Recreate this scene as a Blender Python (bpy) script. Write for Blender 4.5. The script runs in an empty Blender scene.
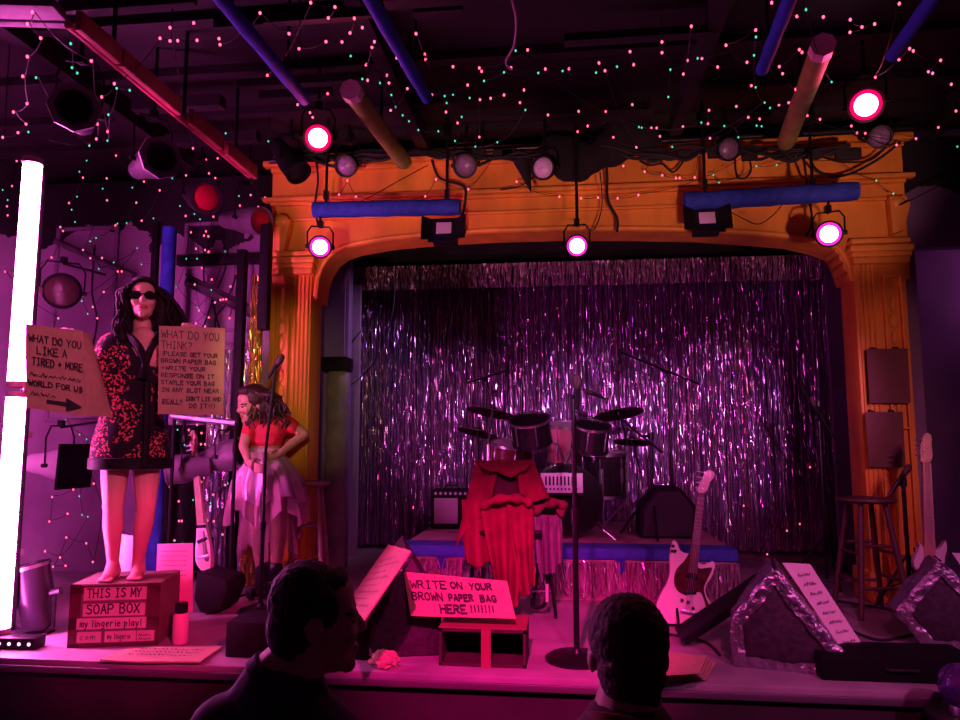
import bpy, bmesh, math, random
from mathutils import Vector, Matrix, noise
random.seed(7)
sc = bpy.context.scene
col = sc.collection
R = math.radians
# ------------------------------------------------------------------ camera, world, exposure
CAMH, YAW, PIT, FPX = 1.17, R(6.5), R(6.34), 720.0
cd = bpy.data.cameras.new('camera'); cam = bpy.data.objects.new('camera', cd); col.objects.link(cam)
cam.location = (0, 0, CAMH); cam.rotation_euler = (math.pi/2+PIT, 0, YAW)
cd.sensor_width = 36; cd.lens = 36*FPX/960; cd.clip_start = .05
sc.camera = cam
vs = sc.view_settings
sc.display_settings.display_device = 'sRGB'
vs.view_transform = 'Standard'; vs.look = 'None'; vs.gamma = 1; vs.use_curve_mapping = False; vs.exposure = 0.0
sc.cycles.use_denoising = True
sc.cycles.max_bounces = 6; sc.cycles.sample_clamp_indirect = 4
w = bpy.data.worlds.new('world'); sc.world = w; w.use_nodes = True
w.node_tree.nodes['Background'].inputs[0].default_value = (.30, .045, .26, 1)
w.node_tree.nodes['Background'].inputs[1].default_value = .045

def light(name, kind, loc, target, color, energy, size=.1, angle=40, blend=.6, parent=None):
    ld = bpy.data.lights.new(name, kind); o = bpy.data.objects.new(name, ld); col.objects.link(o)
    o.location = loc; ld.color = color; ld.energy = energy
    o.rotation_euler = (Vector(target)-Vector(loc)).to_track_quat('-Z', 'Y').to_euler()
    if kind == 'SPOT': ld.spot_size = R(angle); ld.spot_blend = blend; ld.shadow_soft_size = size
    elif kind == 'POINT': ld.shadow_soft_size = size
    return o
# house lamps hanging above the audience, aimed at the stage, among added fill spots
light('house_lamp_soapbox', 'SPOT', (.6, .4, 2.7), (-2.35, 4.1, .25), (1, .02, .24), 1150, .06, 17, .6)
light('house_lamp_woman', 'SPOT', (.2, .4, 2.9), (-2.5, 4.0, 1.6), (1, .17, .44), 460, .06, 22, .6)
light('house_lamp_centre', 'SPOT', (-.3, .5, 3.0), (-.3, 4.3, .1), (1, .005, .30), 1700, .06, 28, .7)
light('house_lamp_stage', 'SPOT', (.8, .2, 3.1), (.3, 5.2, 0), (1, .07, .42), 330, .1, 50, .8)
for ax_ in (-1.75, -.5, .75, 2.1): light('arch_fill_spot', 'SPOT', (ax_*.9, 2.4, 1.6), (ax_, 5.72, 3.25), (1, .38, .40), 190, .06, 30, .9)  # unseen spots added in open air before the arch to light its beam
light('right_column_fill_spot', 'SPOT', (2.75, .8, 2.2), (2.48, 5.7, 1.5), (1, .30, .30), 150, .06, 24, .8)  # unseen spot added to brighten the right column
for cx_, cc_ in ((-1.5, (1, .24, .72)), (.2, (1, .34, .88)), (1.8, (1, .25, .78))):
    light('house_lamp_curtain', 'SPOT', (cx_*1.1, .5, 2.05), (cx_*.8+.15, 7.8, 1.25), cc_, 760, .05, 17, 1)
light('wing_fill_spot', 'SPOT', (-.4, 6.4, 3.05), (-2.3, 7.2, 1.6), (.85, .42, .95), 90, .08, 60, .8)  # unseen spot added to lift the dark left wing flats
light('passage_fill_light', 'POINT', (4.0, 6.5, 2.6), (0, 0, 0), (.9, .2, .75), 6, .1)  # unseen point light added to brighten the passage
light('house_lamp_right', 'SPOT', (2.6, .3, 2.8), (1.8, 4.4, .3), (.95, .16, .66), 260, .08, 50, .8)
light('left_column_fill_spot', 'SPOT', (-1.0, 2.4, 1.7), (-2.27, 5.7, 1.6), (1, .70, .25), 95, .06, 27, .8)  # unseen spot added to give the left column a golden light
# ------------------------------------------------------------------ pixel rays -> points in the room
def ray(px, py):
    x = (px-480)/FPX; y = -(py-360)/FPX
    f = math.cos(PIT)-math.sin(PIT)*y; u = math.sin(PIT)+math.cos(PIT)*y
    return Vector((x*math.cos(YAW)-f*math.sin(YAW), x*math.sin(YAW)+f*math.cos(YAW), u))
EYE = Vector((0, 0, CAMH))
def P(px, py, Y): r = ray(px, py); return EYE + r*(Y/r.y)
def F(px, py, z=0.0): r = ray(px, py); return EYE + r*((z-CAMH)/r.z)
def PL(px, py, pt, n): r = ray(px, py); n = Vector(n); return EYE + r*((Vector(pt)-EYE).dot(n)/r.dot(n))
def V(*a): return Vector(a)
# ------------------------------------------------------------------ materials
MAT = {}
def mat(name, c, rough=.6, metal=0.0, var=0.0, scale=12.0, emit=0.0, ecol=None, c2=None, alpha=1.0, bump=0.0, trans=0.0, spec=.5, stretch=None):
    if name in MAT: return MAT[name]
    m = bpy.data.materials.new(name); m.use_nodes = True; nt = m.node_tree; b = nt.nodes['Principled BSDF']
    b.inputs['Base Color'].default_value = (*c, 1); b.inputs['Roughness'].default_value = rough; b.inputs['Metallic'].default_value = metal
    b.inputs['Alpha'].default_value = alpha; b.inputs['Transmission Weight'].default_value = trans
    b.inputs['Specular IOR Level'].default_value = spec
    if emit:
        b.inputs['Emission Color'].default_value = (*(ecol or c), 1); b.inputs['Emission Strength'].default_value = emit
    if var or bump:
        tc = nt.nodes.new('ShaderNodeTexCoord'); n = nt.nodes.new('ShaderNodeTexNoise'); n.inputs['Scale'].default_value = scale; n.inputs['Detail'].default_value = 5
        src = tc.outputs['Object']
        if stretch:
            mp = nt.nodes.new('ShaderNodeMapping'); mp.inputs['Scale'].default_value = stretch; nt.links.new(src, mp.inputs[0]); src = mp.outputs[0]
        nt.links.new(src, n.inputs['Vector'])
        if var:
            r = nt.nodes.new('ShaderNodeValToRGB'); d = c2 or tuple(max(0, v*(1-var)) for v in c)
            r.color_ramp.elements[0].position = .35; r.color_ramp.elements[1].position = .65
            r.color_ramp.elements[0].color = (*d, 1); r.color_ramp.elements[1].color = (*c, 1)
            nt.links.new(n.outputs['Fac'], r.inputs[0]); nt.links.new(r.outputs[0], b.inputs['Base Color'])
        if bump:
            bp = nt.nodes.new('ShaderNodeBump'); bp.inputs['Strength'].default_value = bump; bp.inputs['Distance'].default_value = .02
            nt.links.new(n.outputs['Fac'], bp.inputs['Height']); nt.links.new(bp.outputs[0], b.inputs['Normal'])
    MAT[name] = m; return m
black = mat('black_paint', (.012, .010, .014), .55, spec=.12, var=.5, scale=6)
blackp = mat('black_plastic', (.014, .012, .016), .4, spec=.12)
blackm = mat('black_metal', (.02, .018, .022), .35, .6)
tolex = mat('black_tolex', (.012, .011, .013), .7, spec=.12, bump=.3, scale=160)
chrome = mat('chrome', (.75, .72, .78), .3, 1)
steel = mat('dull_steel', (.35, .33, .36), .4, .9)
wood = mat('painted_stool_wood', (.34, .20, .17), .5, var=.4, scale=8, stretch=(1, 1, .1))
wood_dark = mat('dark_stool_wood', (.10, .045, .04), .5, var=.4, scale=8, stretch=(1, 1, .1))
card = mat('brown_cardboard', (.52, .36, .22), .85, var=.15, scale=14)
card_dark = mat('dark_cardboard', (.20, .125, .09), .85, var=.2, scale=14)
kraft = mat('kraft_paper', (.50, .33, .21), .9, var=.12, scale=20, bump=.3)
paper = mat('pale_paper', (.85, .78, .74), .85, var=.08, scale=10)
ink = mat('marker_ink', (.012, .008, .015), .6)
orange = mat('ochre_orange_paint', (.85, .36, .035), .55, var=.30, scale=5, c2=(.66, .25, .03), stretch=(1, 1, .35), bump=.08)
bluecloth = mat('blue_foam_wrap', (.03, .06, .42), .75, spec=.2, var=.35, scale=14, bump=.2)
greenp = mat('olive_green_tube', (.33, .34, .06), .65, var=.35, scale=10)
foil = mat('silver_foil', (.52, .46, .54), .28, .9, bump=.9, scale=22, var=.35)
grille = mat('dark_speaker_grille', (.05, .03, .045), .6, var=.5, scale=30, bump=.3)
skin = mat('skin', (.62, .36, .27), .5, var=.1, scale=12)
skin2 = mat('tan_skin', (.50, .28, .20), .5, var=.1, scale=12)
lip = mat('lipstick', (.45, .05, .07), .4)
hairm = mat('black_hair', (.010, .005, .007), .6, var=.5, scale=60, stretch=(1, 1, .15), bump=.5, spec=.2)
redcloth = mat('red_wool', (.30, .005, .05), .9, var=.35, scale=9, bump=.2)
rubber = mat('black_rubber', (.012, .012, .012), .8)
wire = mat('dark_green_wire', (.01, .014, .012), .6)
# ------------------------------------------------------------------ mesh builder
class MB:
    def __init__(s): s.bm = bmesh.new()
    def _xf(s, vs_, M):
        if M is not None: bmesh.ops.transform(s.bm, matrix=M, verts=vs_)
    def box(s, c, d, M=None, bev=0.0, seg=2):
        g = bmesh.ops.create_cube(s.bm, size=1); v = g['verts']
        for q in v: q.co = Vector((q.co.x*d[0]+c[0], q.co.y*d[1]+c[1], q.co.z*d[2]+c[2]))
        if bev:
            ed = list({e for q in v for e in q.link_edges})
            r = bmesh.ops.bevel(s.bm, geom=ed, offset=bev, segments=seg, affect='EDGES', profile=.5)
            v = list({q for f in r['faces'] for q in f.verts} | {q for q in v if q.is_valid})
        s._xf(v, M); return s
    def tube(s, pts, r, n=10, cap=True, closed=False):
        pts = [Vector(p) for p in pts]; k = len(pts)
        rs = r if isinstance(r, (list, tuple)) else [r]*k
        rings = []; up = None
        for i, p in enumerate(pts):
            if closed: t = pts[(i+1) % k]-pts[i-1]
            else: t = (pts[min(i+1, k-1)]-pts[max(i-1, 0)])
            if t.length < 1e-9: t = V(0, 0, 1)
            t.normalize()
            if up is None: up = V(0, 0, 1) if abs(t.z) < .9 else V(1, 0, 0)
            a = t.cross(up)
            if a.length < 1e-6: a = t.cross(V(0, 1, 0))
            a.normalize(); b = a.cross(t); up = b
            rings.append([s.bm.verts.new(p+(a*math.cos(2*math.pi*j/n)+b*math.sin(2*math.pi*j/n))*rs[i]) for j in range(n)])
        for i in range(k if closed else k-1):
            A, B = rings[i], rings[(i+1) % k]
            for j in range(n): s.bm.faces.new((A[j], A[(j+1) % n], B[(j+1) % n], B[j]))
        if cap and not closed:
            s.bm.faces.new(rings[0][::-1]); s.bm.faces.new(rings[-1])
        return s
    def cyl(s, a, b, r, r2=None, n=20): return s.tube([a, b], [r, r if r2 is None else r2], n)
    def lathe(s, prof, M=None, n=28, wob=None):
        rings = []
        for (r, z) in prof:
            ring = []
            for j in range(n):
                t = 2*math.pi*j/n; rr = r*(wob(t, z) if wob else 1)
                ring.append(s.bm.verts.new((rr*math.cos(t), rr*math.sin(t), z)))
            rings.append(ring)
        for A, B in zip(rings, rings[1:]):
            for j in range(n): s.bm.faces.new((A[j], A[(j+1) % n], B[(j+1) % n], B[j]))
        if prof[0][0] > 1e-5: s.bm.faces.new(rings[0][::-1])
        if prof[-1][0] > 1e-5: s.bm.faces.new(rings[-1])
        s._xf([v for q in rings for v in q], M); return s
    def prism(s, poly, depth, M=None, bev=0.0):
        a = [s.bm.verts.new((x, y, 0)) for x, y in poly]; b = [s.bm.verts.new((x, y, depth)) for x, y in poly]
        s.bm.faces.new(a[::-1]); s.bm.faces.new(b); n = len(poly)
        for i in range(n): s.bm.faces.new((a[i], a[(i+1) % n], b[(i+1) % n], b[i]))
        v = a+b
        if bev:
            ed = list({e for q in v for e in q.link_edges})
            r = bmesh.ops.bevel(s.bm, geom=ed, offset=bev, segments=2, affect='EDGES', profile=.5)
            v = list({q for f in r['faces'] for q in f.verts} | {q for q in v if q.is_valid})
        s._xf(v, M); return s
    def ell(s, c, r, M=None, n=16):
        g = bmesh.ops.create_uvsphere(s.bm, u_segments=n, v_segments=max(6, n*2//3), radius=1); v = g['verts']
        if isinstance(r, (int, float)): r = (r, r, r)
        for q in v: q.co = Vector((q.co.x*r[0]+c[0], q.co.y*r[1]+c[1], q.co.z*r[2]+c[2]))
        s._xf(v, M); return s
    def cap(s, a, b, ra, rb=None, n=12):
        rb = ra if rb is None else rb
        s.tube([a, b], [ra, rb], n); s.ell(a, ra, n=n); s.ell(b, rb, n=n); return s
    def quad(s, a, b, c, d): s.bm.faces.new([s.bm.verts.new(Vector(q)) for q in (a, b, c, d)]); return s
    def sheet(s, fn, nu, nv, thick=.004):
        # surface fn(u,v)->point, given a real thickness
        g = [[fn(i/nu, j/nv) for i in range(nu+1)] for j in range(nv+1)]
        def nrm(i, j):
            a = g[j][min(i+1, nu)]-g[j][max(i-1, 0)]; b = g[min(j+1, nv)][i]-g[max(j-1, 0)][i]
            q = a.cross(b); return q.normalized() if q.length > 1e-9 else V(0, -1, 0)
        A = [[s.bm.verts.new(g[j][i]) for i in range(nu+1)] for j in range(nv+1)]
        B = [[s.bm.verts.new(g[j][i]-nrm(i, j)*thick) for i in range(nu+1)] for j in range(nv+1)]
        for j in range(nv):
            for i in range(nu):
                s.bm.faces.new((A[j][i], A[j][i+1], A[j+1][i+1], A[j+1][i])); s.bm.faces.new((B[j][i], B[j+1][i], B[j+1][i+1], B[j][i+1]))
        for j in range(nv):
            s.bm.faces.new((A[j][0], A[j+1][0], B[j+1][0], B[j][0])); s.bm.faces.new((A[j+1][nu], A[j][nu], B[j][nu], B[j+1][nu]))
        for i in range(nu):
            s.bm.faces.new((A[0][i+1], A[0][i], B[0][i], B[0][i+1])); s.bm.faces.new((A[nv][i], A[nv][i+1], B[nv][i+1], B[nv][i]))
        return s
    def mesh(s, name='m', fix=True):
        if fix: bmesh.ops.recalc_face_normals(s.bm, faces=s.bm.faces)
        me = bpy.data.meshes.new(name); s.bm.to_mesh(me); s.bm.free(); return me
def frame(o, x, y):
    x = Vector(x).normalized(); y = Vector(y); y = (y-x*y.dot(x)).normalized(); z = x.cross(y)
    return Matrix(((x.x, y.x, z.x, o[0]), (x.y, y.y, z.y, o[1]), (x.z, y.z, z.z, o[2]), (0, 0, 0, 1)))
def skew(o, x, y):   # like frame, but keeps a slanted second edge
    x = Vector(x).normalized(); y = Vector(y).normalized(); z = x.cross(y).normalized()
    return Matrix(((x.x, y.x, z.x, o[0]), (x.y, y.y, z.y, o[1]), (x.z, y.z, z.z, o[2]), (0, 0, 0, 1)))
def axis(o, d):   # frame whose local Z runs along d
    d = Vector(d).normalized(); return Matrix.Translation(Vector(o)) @ d.to_track_quat('Z', 'Y').to_matrix().to_4x4()
def smooth(pts, k=6):
    pts = [Vector(p) for p in pts]; out = []
    for i in range(len(pts)-1):
        p0 = pts[max(i-1, 0)]; p1 = pts[i]; p2 = pts[i+1]; p3 = pts[min(i+2, len(pts)-1)]
        for j in range(k):
            t = j/k; out.append(.5*((2*p1)+(p2-p0)*t+(2*p0-5*p1+4*p2-p3)*t*t+(3*p1-p0-3*p2+p3)*t**3))
    return out+[pts[-1]]
# ------------------------------------------------------------------ objects
ORG = {}
def _shade(me, ang=.7):
    me.polygons.foreach_set('use_smooth', [True]*len(me.polygons)); me.set_sharp_from_angle(angle=ang)
def thing(name, label, cat, loc, group=None):
    o = bpy.data.objects.new(name, None); col.objects.link(o); o.location = loc; o.empty_display_size = .1
    o['label'] = label; o['category'] = cat
    if group: o['group'] = group
    ORG[o] = Vector(loc); return o
def part(name, mb, m, parent, label=None, fix=True):
    me = mb if isinstance(mb, bpy.types.Mesh) else mb.mesh(name, fix); org = ORG[parent]
    me.transform(Matrix.Translation(-org)); _shade(me)
    if m: me.materials.append(m)
    o = bpy.data.objects.new(name, me); col.objects.link(o); o.parent = parent; ORG[o] = org
    if label: o['label'] = label
    return o
def solo(name, mb, m, label, cat, group=None, kind=None, fix=True):
    me = mb if isinstance(mb, bpy.types.Mesh) else mb.mesh(name, fix)
    xs = [v.co for v in me.vertices]
    org = Vector(((min(v.x for v in xs)+max(v.x for v in xs))/2, (min(v.y for v in xs)+max(v.y for v in xs))/2, min(v.z for v in xs)))
    me.transform(Matrix.Translation(-org)); _shade(me)
    if m: me.materials.append(m)
    o = bpy.data.objects.new(name, me); col.objects.link(o); o.location = org; ORG[o] = org
    if label: o['label'] = label
    if cat: o['category'] = cat
    if group: o['group'] = group
    if kind: o['kind'] = kind
    return o
def struct(name, mb, m, parent=None, label=None):
    if parent is not None: return part(name, mb, m, parent, label)
    o = solo(name, mb, m, label, None, kind='structure'); return o
# ------------------------------------------------------------------ hand lettering (strokes on a 4 x 6 grid)
G = {'A': [[(0, 0), (2, 6), (4, 0)], [(.8, 2.2), (3.2, 2.2)]], 'B': [[(0, 0), (0, 6), (2.7, 6), (3.5, 4.7), (2.6, 3.3), (0, 3.2)], [(2.6, 3.3), (3.9, 1.7), (2.8, 0), (0, 0)]],
 'C': [[(4, 5.2), (2.6, 6), (.8, 5), (0, 3), (.8, .8), (2.6, 0), (4, .8)]], 'D': [[(0, 0), (0, 6), (2.2, 6), (4, 4), (4, 2), (2.2, 0), (0, 0)]], 'E': [[(4, 6), (0, 6), (0, 0), (4, 0)], [(0, 3.1), (3, 3.1)]],
 'F': [[(4, 6), (0, 6), (0, 0)], [(0, 3.1), (3, 3.1)]], 'G': [[(4, 5), (2.4, 6), (.6, 5), (0, 3), (.8, .8), (2.6, 0), (4, 1), (4, 2.8), (2.4, 2.8)]], 'H': [[(0, 0), (0, 6)], [(4, 0), (4, 6)], [(0, 3), (4, 3)]],
 'I': [[(2, 0), (2, 6)], [(.8, 6), (3.2, 6)], [(.8, 0), (3.2, 0)]], 'J': [[(4, 6), (4, 1.5), (2.6, 0), (1, .4), (.4, 1.6)]], 'K': [[(0, 0), (0, 6)], [(4, 6), (0, 2.6)], [(1.2, 3.6), (4, 0)]], 'L': [[(0, 6), (0, 0), (3.8, 0)]],
 'M': [[(0, 0), (.4, 6), (2.2, 1.6), (4, 6), (4.4, 0)]], 'N': [[(0, 0), (0, 6), (4, 0), (4, 6)]], 'O': [[(2, 6), (.4, 5), (0, 3), (.6, .8), (2, 0), (3.5, .8), (4, 3), (3.5, 5.2), (2, 6)]], 'P': [[(0, 0), (0, 6), (2.8, 6), (3.8, 4.6), (2.8, 3), (0, 2.9)]],
 'Q': [[(2, 6), (0, 3), (2, 0), (4, 3), (2, 6)], [(2.6, 1.6), (4.2, -.4)]], 'R': [[(0, 0), (0, 6), (2.8, 6), (3.7, 4.6), (2.8, 3.1), (0, 3)], [(1.6, 3), (4, 0)]], 'S': [[(3.8, 5.2), (2.4, 6), (.6, 5.4), (.6, 3.9), (3.4, 2.6), (3.6, .9), (2, 0), (0, .8)]],
 'T': [[(2, 0), (2, 6)], [(-.2, 6), (4.2, 6)]], 'U': [[(0, 6), (.2, 1.4), (2, 0), (3.8, 1.4), (4, 6)]], 'V': [[(0, 6), (2, 0), (4, 6)]], 'W': [[(0, 6), (1, 0), (2.2, 4), (3.5, 0), (4.6, 6)]], 'X': [[(0, 0), (4, 6)], [(0, 6), (4, 0)]],
 'Y': [[(0, 6), (2, 3), (4, 6)], [(2, 3), (1.6, 0)]], 'Z': [[(0, 6), (4, 6), (0, 0), (4, 0)]], '?': [[(.4, 4.8), (1.6, 6), (3.4, 5.2), (3.2, 3.8), (1.9, 2.8), (1.9, 1.7)], [(1.9, .5), (1.9, 0)]], '!': [[(1.4, 6), (1.2, 1.8)], [(1.1, .5), (1.1, 0)]],
 '.': [[(1, .5), (1, 0)]], '(': [[(2.6, 6.6), (1.2, 4.5), (1.2, 1.8), (2.6, -.5)]], ')': [[(1, 6.6), (2.4, 4.5), (2.4, 1.8), (1, -.5)]], "'": [[(1.5, 6.2), (1.2, 4.8)]], '+': [[(2, .8), (2, 4.6)], [(.2, 2.7), (3.8, 2.7)]],
 'a': [[(3.4, 3.4), (1.4, 3.8), (.2, 2), (1.2, .1), (3, .8), (3.4, 3.4), (3.7, 0)]], 'c': [[(3.4, 3.2), (1.8, 3.9), (.4, 2), (1.6, 0), (3.4, .6)]], 'e': [[(.3, 2.1), (3.4, 2.3), (2.6, 3.8), (1, 3.6), (.2, 1.8), (1.4, 0), (3.4, .6)]],
 'g': [[(3.4, 3.4), (1.4, 3.8), (.3, 2), (1.2, .3), (3.2, 1), (3.5, 3.6), (3.4, -1.6), (1.6, -2.3), (.4, -1.6)]], 'i': [[(1.2, 3.8), (1.4, 0)], [(1.2, 5.3), (1.2, 4.9)]], 'l': [[(1.2, 6), (1.3, 0)]], 'm': [[(0, 0), (.2, 3.8), (.3, 2.6), (1.4, 3.8), (2, 3), (2, 0), (2.2, 2.8), (3.4, 3.8), (4.2, 3), (4.3, 0)]],
 'n': [[(.2, 0), (.3, 3.8), (.4, 2.6), (2, 3.8), (3.2, 3), (3.4, 0)]], 'o': [[(1.8, 3.8), (.2, 2), (1.8, 0), (3.5, 2), (1.8, 3.8)]], 'p': [[(.3, 3.8), (.3, -2.2)], [(.3, 3), (2, 3.8), (3.5, 2.2), (2, .2), (.4, .8)]], 'r': [[(.4, 0), (.5, 3.8), (.6, 2.4), (2, 3.7), (3.2, 3.4)]],
 'y': [[(.2, 3.8), (1.8, .6)], [(3.6, 3.8), (1.6, -1.4), (.2, -2.2)]]}
def ribbon(mb, pts, wd, M, z):
    pts = [Vector((p[0], p[1])) for p in pts]
    for a, b in zip(pts, pts[1:]):
        d = (b-a)
        if d.length < 1e-6: continue
        d.normalize(); n = Vector((-d.y, d.x))*wd/2; e = d*wd*.35
        mb.quad(*[M @ V(q.x, q.y, z) for q in (a-e-n, b+e-n, b+e+n, a-e+n)])
def write(mb, txt, M, x, y, h, wd=None, pen=None, jit=.25, z=.0025):
    """one hand-written line starting at local (x, y), letter height h, stretched to width wd"""
    adv = [(3.4 if c == ' ' else (3.2 if c in ".!'()il" else 5.4)) for c in txt]; sx = h/6 if wd is None else wd/sum(adv)
    pen = pen or h*.11; cx = x
    for c, a in zip(txt, adv):
        for st in G.get(c, []):
            jy = random.uniform(-jit, jit)*.6
            ribbon(mb, [(cx+(p[0]+random.uniform(-jit, jit)*.5)*sx, y+(p[1]+jy)*h/6) for p in st], pen, M, z)
        cx += a*sx
def scribble(mb, M, x, y, h, wd, pen, z=.0025):
    """an illegible line of handwriting"""
    n = int(wd/(h*.45)); pts = [(x+wd*i/n, y+(h if i % 2 else 0)*random.uniform(.3, 1)) for i in range(n+1)]
    for a in range(0, n, 5): ribbon(mb, pts[a:a+5], pen, M, z)
# ================================================================== THE SETTING
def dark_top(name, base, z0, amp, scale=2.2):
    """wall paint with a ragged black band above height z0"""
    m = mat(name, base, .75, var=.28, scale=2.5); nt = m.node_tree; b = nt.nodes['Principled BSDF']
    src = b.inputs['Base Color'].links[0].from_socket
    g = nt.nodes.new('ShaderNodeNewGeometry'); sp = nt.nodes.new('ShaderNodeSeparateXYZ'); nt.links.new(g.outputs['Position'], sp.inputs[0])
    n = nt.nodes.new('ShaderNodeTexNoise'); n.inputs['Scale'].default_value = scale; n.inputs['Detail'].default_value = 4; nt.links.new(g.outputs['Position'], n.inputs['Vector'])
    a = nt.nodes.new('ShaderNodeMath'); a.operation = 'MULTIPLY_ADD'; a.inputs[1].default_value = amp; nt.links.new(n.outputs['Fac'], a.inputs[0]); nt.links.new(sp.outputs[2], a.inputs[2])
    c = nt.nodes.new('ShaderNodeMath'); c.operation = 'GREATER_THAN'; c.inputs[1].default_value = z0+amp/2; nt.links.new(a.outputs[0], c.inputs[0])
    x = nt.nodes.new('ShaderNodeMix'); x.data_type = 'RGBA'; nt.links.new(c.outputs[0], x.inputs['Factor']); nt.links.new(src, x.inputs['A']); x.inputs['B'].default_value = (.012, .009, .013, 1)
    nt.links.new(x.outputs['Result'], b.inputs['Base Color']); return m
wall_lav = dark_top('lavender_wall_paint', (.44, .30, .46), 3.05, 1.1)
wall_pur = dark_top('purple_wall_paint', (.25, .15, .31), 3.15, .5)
flatp = mat('lavender_flat_paint', (.33, .22, .36), .7, var=.2, scale=2)
darkwall = mat('dark_backstage_paint', (.035, .022, .035), .8, var=.4, scale=3)
stagefl = mat('scuffed_stage_paint', (.35, .29, .31), .5, var=.38, scale=3.2, bump=.12)
fascia = mat('stage_fascia', (.04, .022, .03), .6, var=.45, scale=3)
ceilm = mat('black_ceiling', (.016, .009, .013), .7, var=.6, scale=4)
SE, PY = 3.76, 5.72       # stage edge, face of the proscenium
FL = -.75
m = MB(); m.box((0, 2.5, FL-.05), (12, 5, .1)); struct('floor', m, mat('house_floor', (.05, .03, .035), .6, var=.4))
m = MB(); m.box((0, (SE+9)/2, FL/2-.02), (11, 9-SE, -FL-.04), None); struct('stage_front', m, fascia)
m = MB(); m.box((0, (SE-.03+9)/2, -.02), (11, 9-SE+.03, .04), None, .006); struct('stage_floor', m, stagefl)
m = MB(); m.box((0, SE-.035, -.05), (11, .02, .035), None, .004); struct('trim_1', m, mat('stage_nosing', (.22, .17, .2), .35, .6))
m = MB(); m.box((0, 4.4, 3.72), (11, 9.4, .08))
for y in (2.6, 3.2, 3.8, 4.4, 5.0, 5.5): m.box((0, y, 3.69), (11, .07, .14))
for x in (-3.2, -1.1, .9, 2.9): m.box((x, 4.2, 3.6), (.09, 3, .16))
for i in range(26):
    x, y = random.uniform(-3, 3), random.uniform(2.5, 5.4); m.box((x, y, 3.5), (random.uniform(.2, .9), random.uniform(.03, .09), random.uniform(.03, .09)), None)
struct('ceiling', m, ceilm)
m = MB(); m.box((0, 8.95, 1.5), (11, .1, 4.4)); struct('wall_back', m, darkwall)
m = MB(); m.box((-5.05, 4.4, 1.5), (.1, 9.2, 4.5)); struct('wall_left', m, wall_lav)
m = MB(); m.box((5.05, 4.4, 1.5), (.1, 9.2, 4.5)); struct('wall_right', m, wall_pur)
# flank wall left of the arch, with panel mouldings
LW = 6.15
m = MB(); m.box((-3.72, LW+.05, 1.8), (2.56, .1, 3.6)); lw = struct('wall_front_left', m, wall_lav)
m = MB()
for (a, b) in (((188, 225), (262, 262)), ((188, 268), (250, 330)), ((188, 345), (250, 420)), ((60, 230), (108, 420))):
    p, q = P(*a, LW), P(*b, LW); x0, x1, z0, z1 = p.x, q.x, q.z, p.z
    for c, d in (((x0+x1)/2, z0), ((x0+x1)/2, z1)): m.box((c, LW-.015, d), (x1-x0+.03, .03, .035), None, .006)
    for c in (x0, x1): m.box((c, LW-.015, (z0+z1)/2), (.035, .03, z1-z0), None, .006)
part('panel_moulding', m, flatp, lw)
m = MB(); p, q = P(186, 262, LW), P(262, 268, LW); m.box(((p.x+q.x)/2, LW-.05, p.z), (q.x-p.x+.1, .08, .1), None, .01); part('dark_rail', m, black, lw)
# right flank with a deep doorway
m = MB(); p = P(905, 248, 5.95)
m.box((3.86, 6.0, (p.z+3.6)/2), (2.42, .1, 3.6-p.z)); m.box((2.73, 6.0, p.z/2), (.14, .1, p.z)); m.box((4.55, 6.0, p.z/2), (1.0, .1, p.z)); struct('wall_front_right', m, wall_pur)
m = MB(); m.box((3.9, 7.0, 1.6), (2.6, .08, 3.2)); struct('wall_passage', m, mat('passage_paint', (.16, .09, .19), .75, var=.4, scale=1.6))
# ---- the proscenium arch
arch = thing('proscenium_arch', 'ochre orange proscenium arch with panelled columns framing the stage', 'arch', (0, PY+.2, 0)); arch['kind'] = 'structure'; del arch['category']
XZ = lambda y: frame((0, y, 0), (1, 0, 0), (0, 0, 1))
low = [(316, 300), (318, 282), (322, 270), (329, 259), (338, 252), (352, 247), (385, 241), (425, 237), (490, 233), (560, 231), (640, 231), (700, 232), (760, 236), (795, 239), (822, 245), (838, 251), (845, 262), (851, 280)]
ap = [P(x, y, PY) for x, y in low]
X0, X1 = P(272, 200, PY).x, P(905, 200, PY).x
poly = [(X0, 3.6), (X0, ap[0].z)]+[(p.x, p.z) for p in ap]+[(X1, ap[-1].z), (X1, 3.6)]
m = MB(); m.prism(poly, .30, XZ(PY+.30)); part('arch_beam', m, orange, arch)
m = MB()
zc = P(880, 179, PY).z; zb = P(430, 198, PY).z
for z, d, h in ((3.19, .07, .035), (3.155, .045, .03), (3.02, .035, .025), (3.50, .08, .05), (3.45, .05, .04)):
    m.box(((X0+X1)/2, PY-d/2, z), (X1-X0+.12*(d > .06), d, h), None, .008)
part('cornice_moulding', m, orange, arch)
m = MB()
for i in range(len(ap)-1):
    a, b = ap[i], ap[i+1]; m.tube([a+V(0, -.015, .02), b+V(0, -.015, .02)], .022, 8)
part('arch_edge_bead', m, orange, arch)
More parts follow.
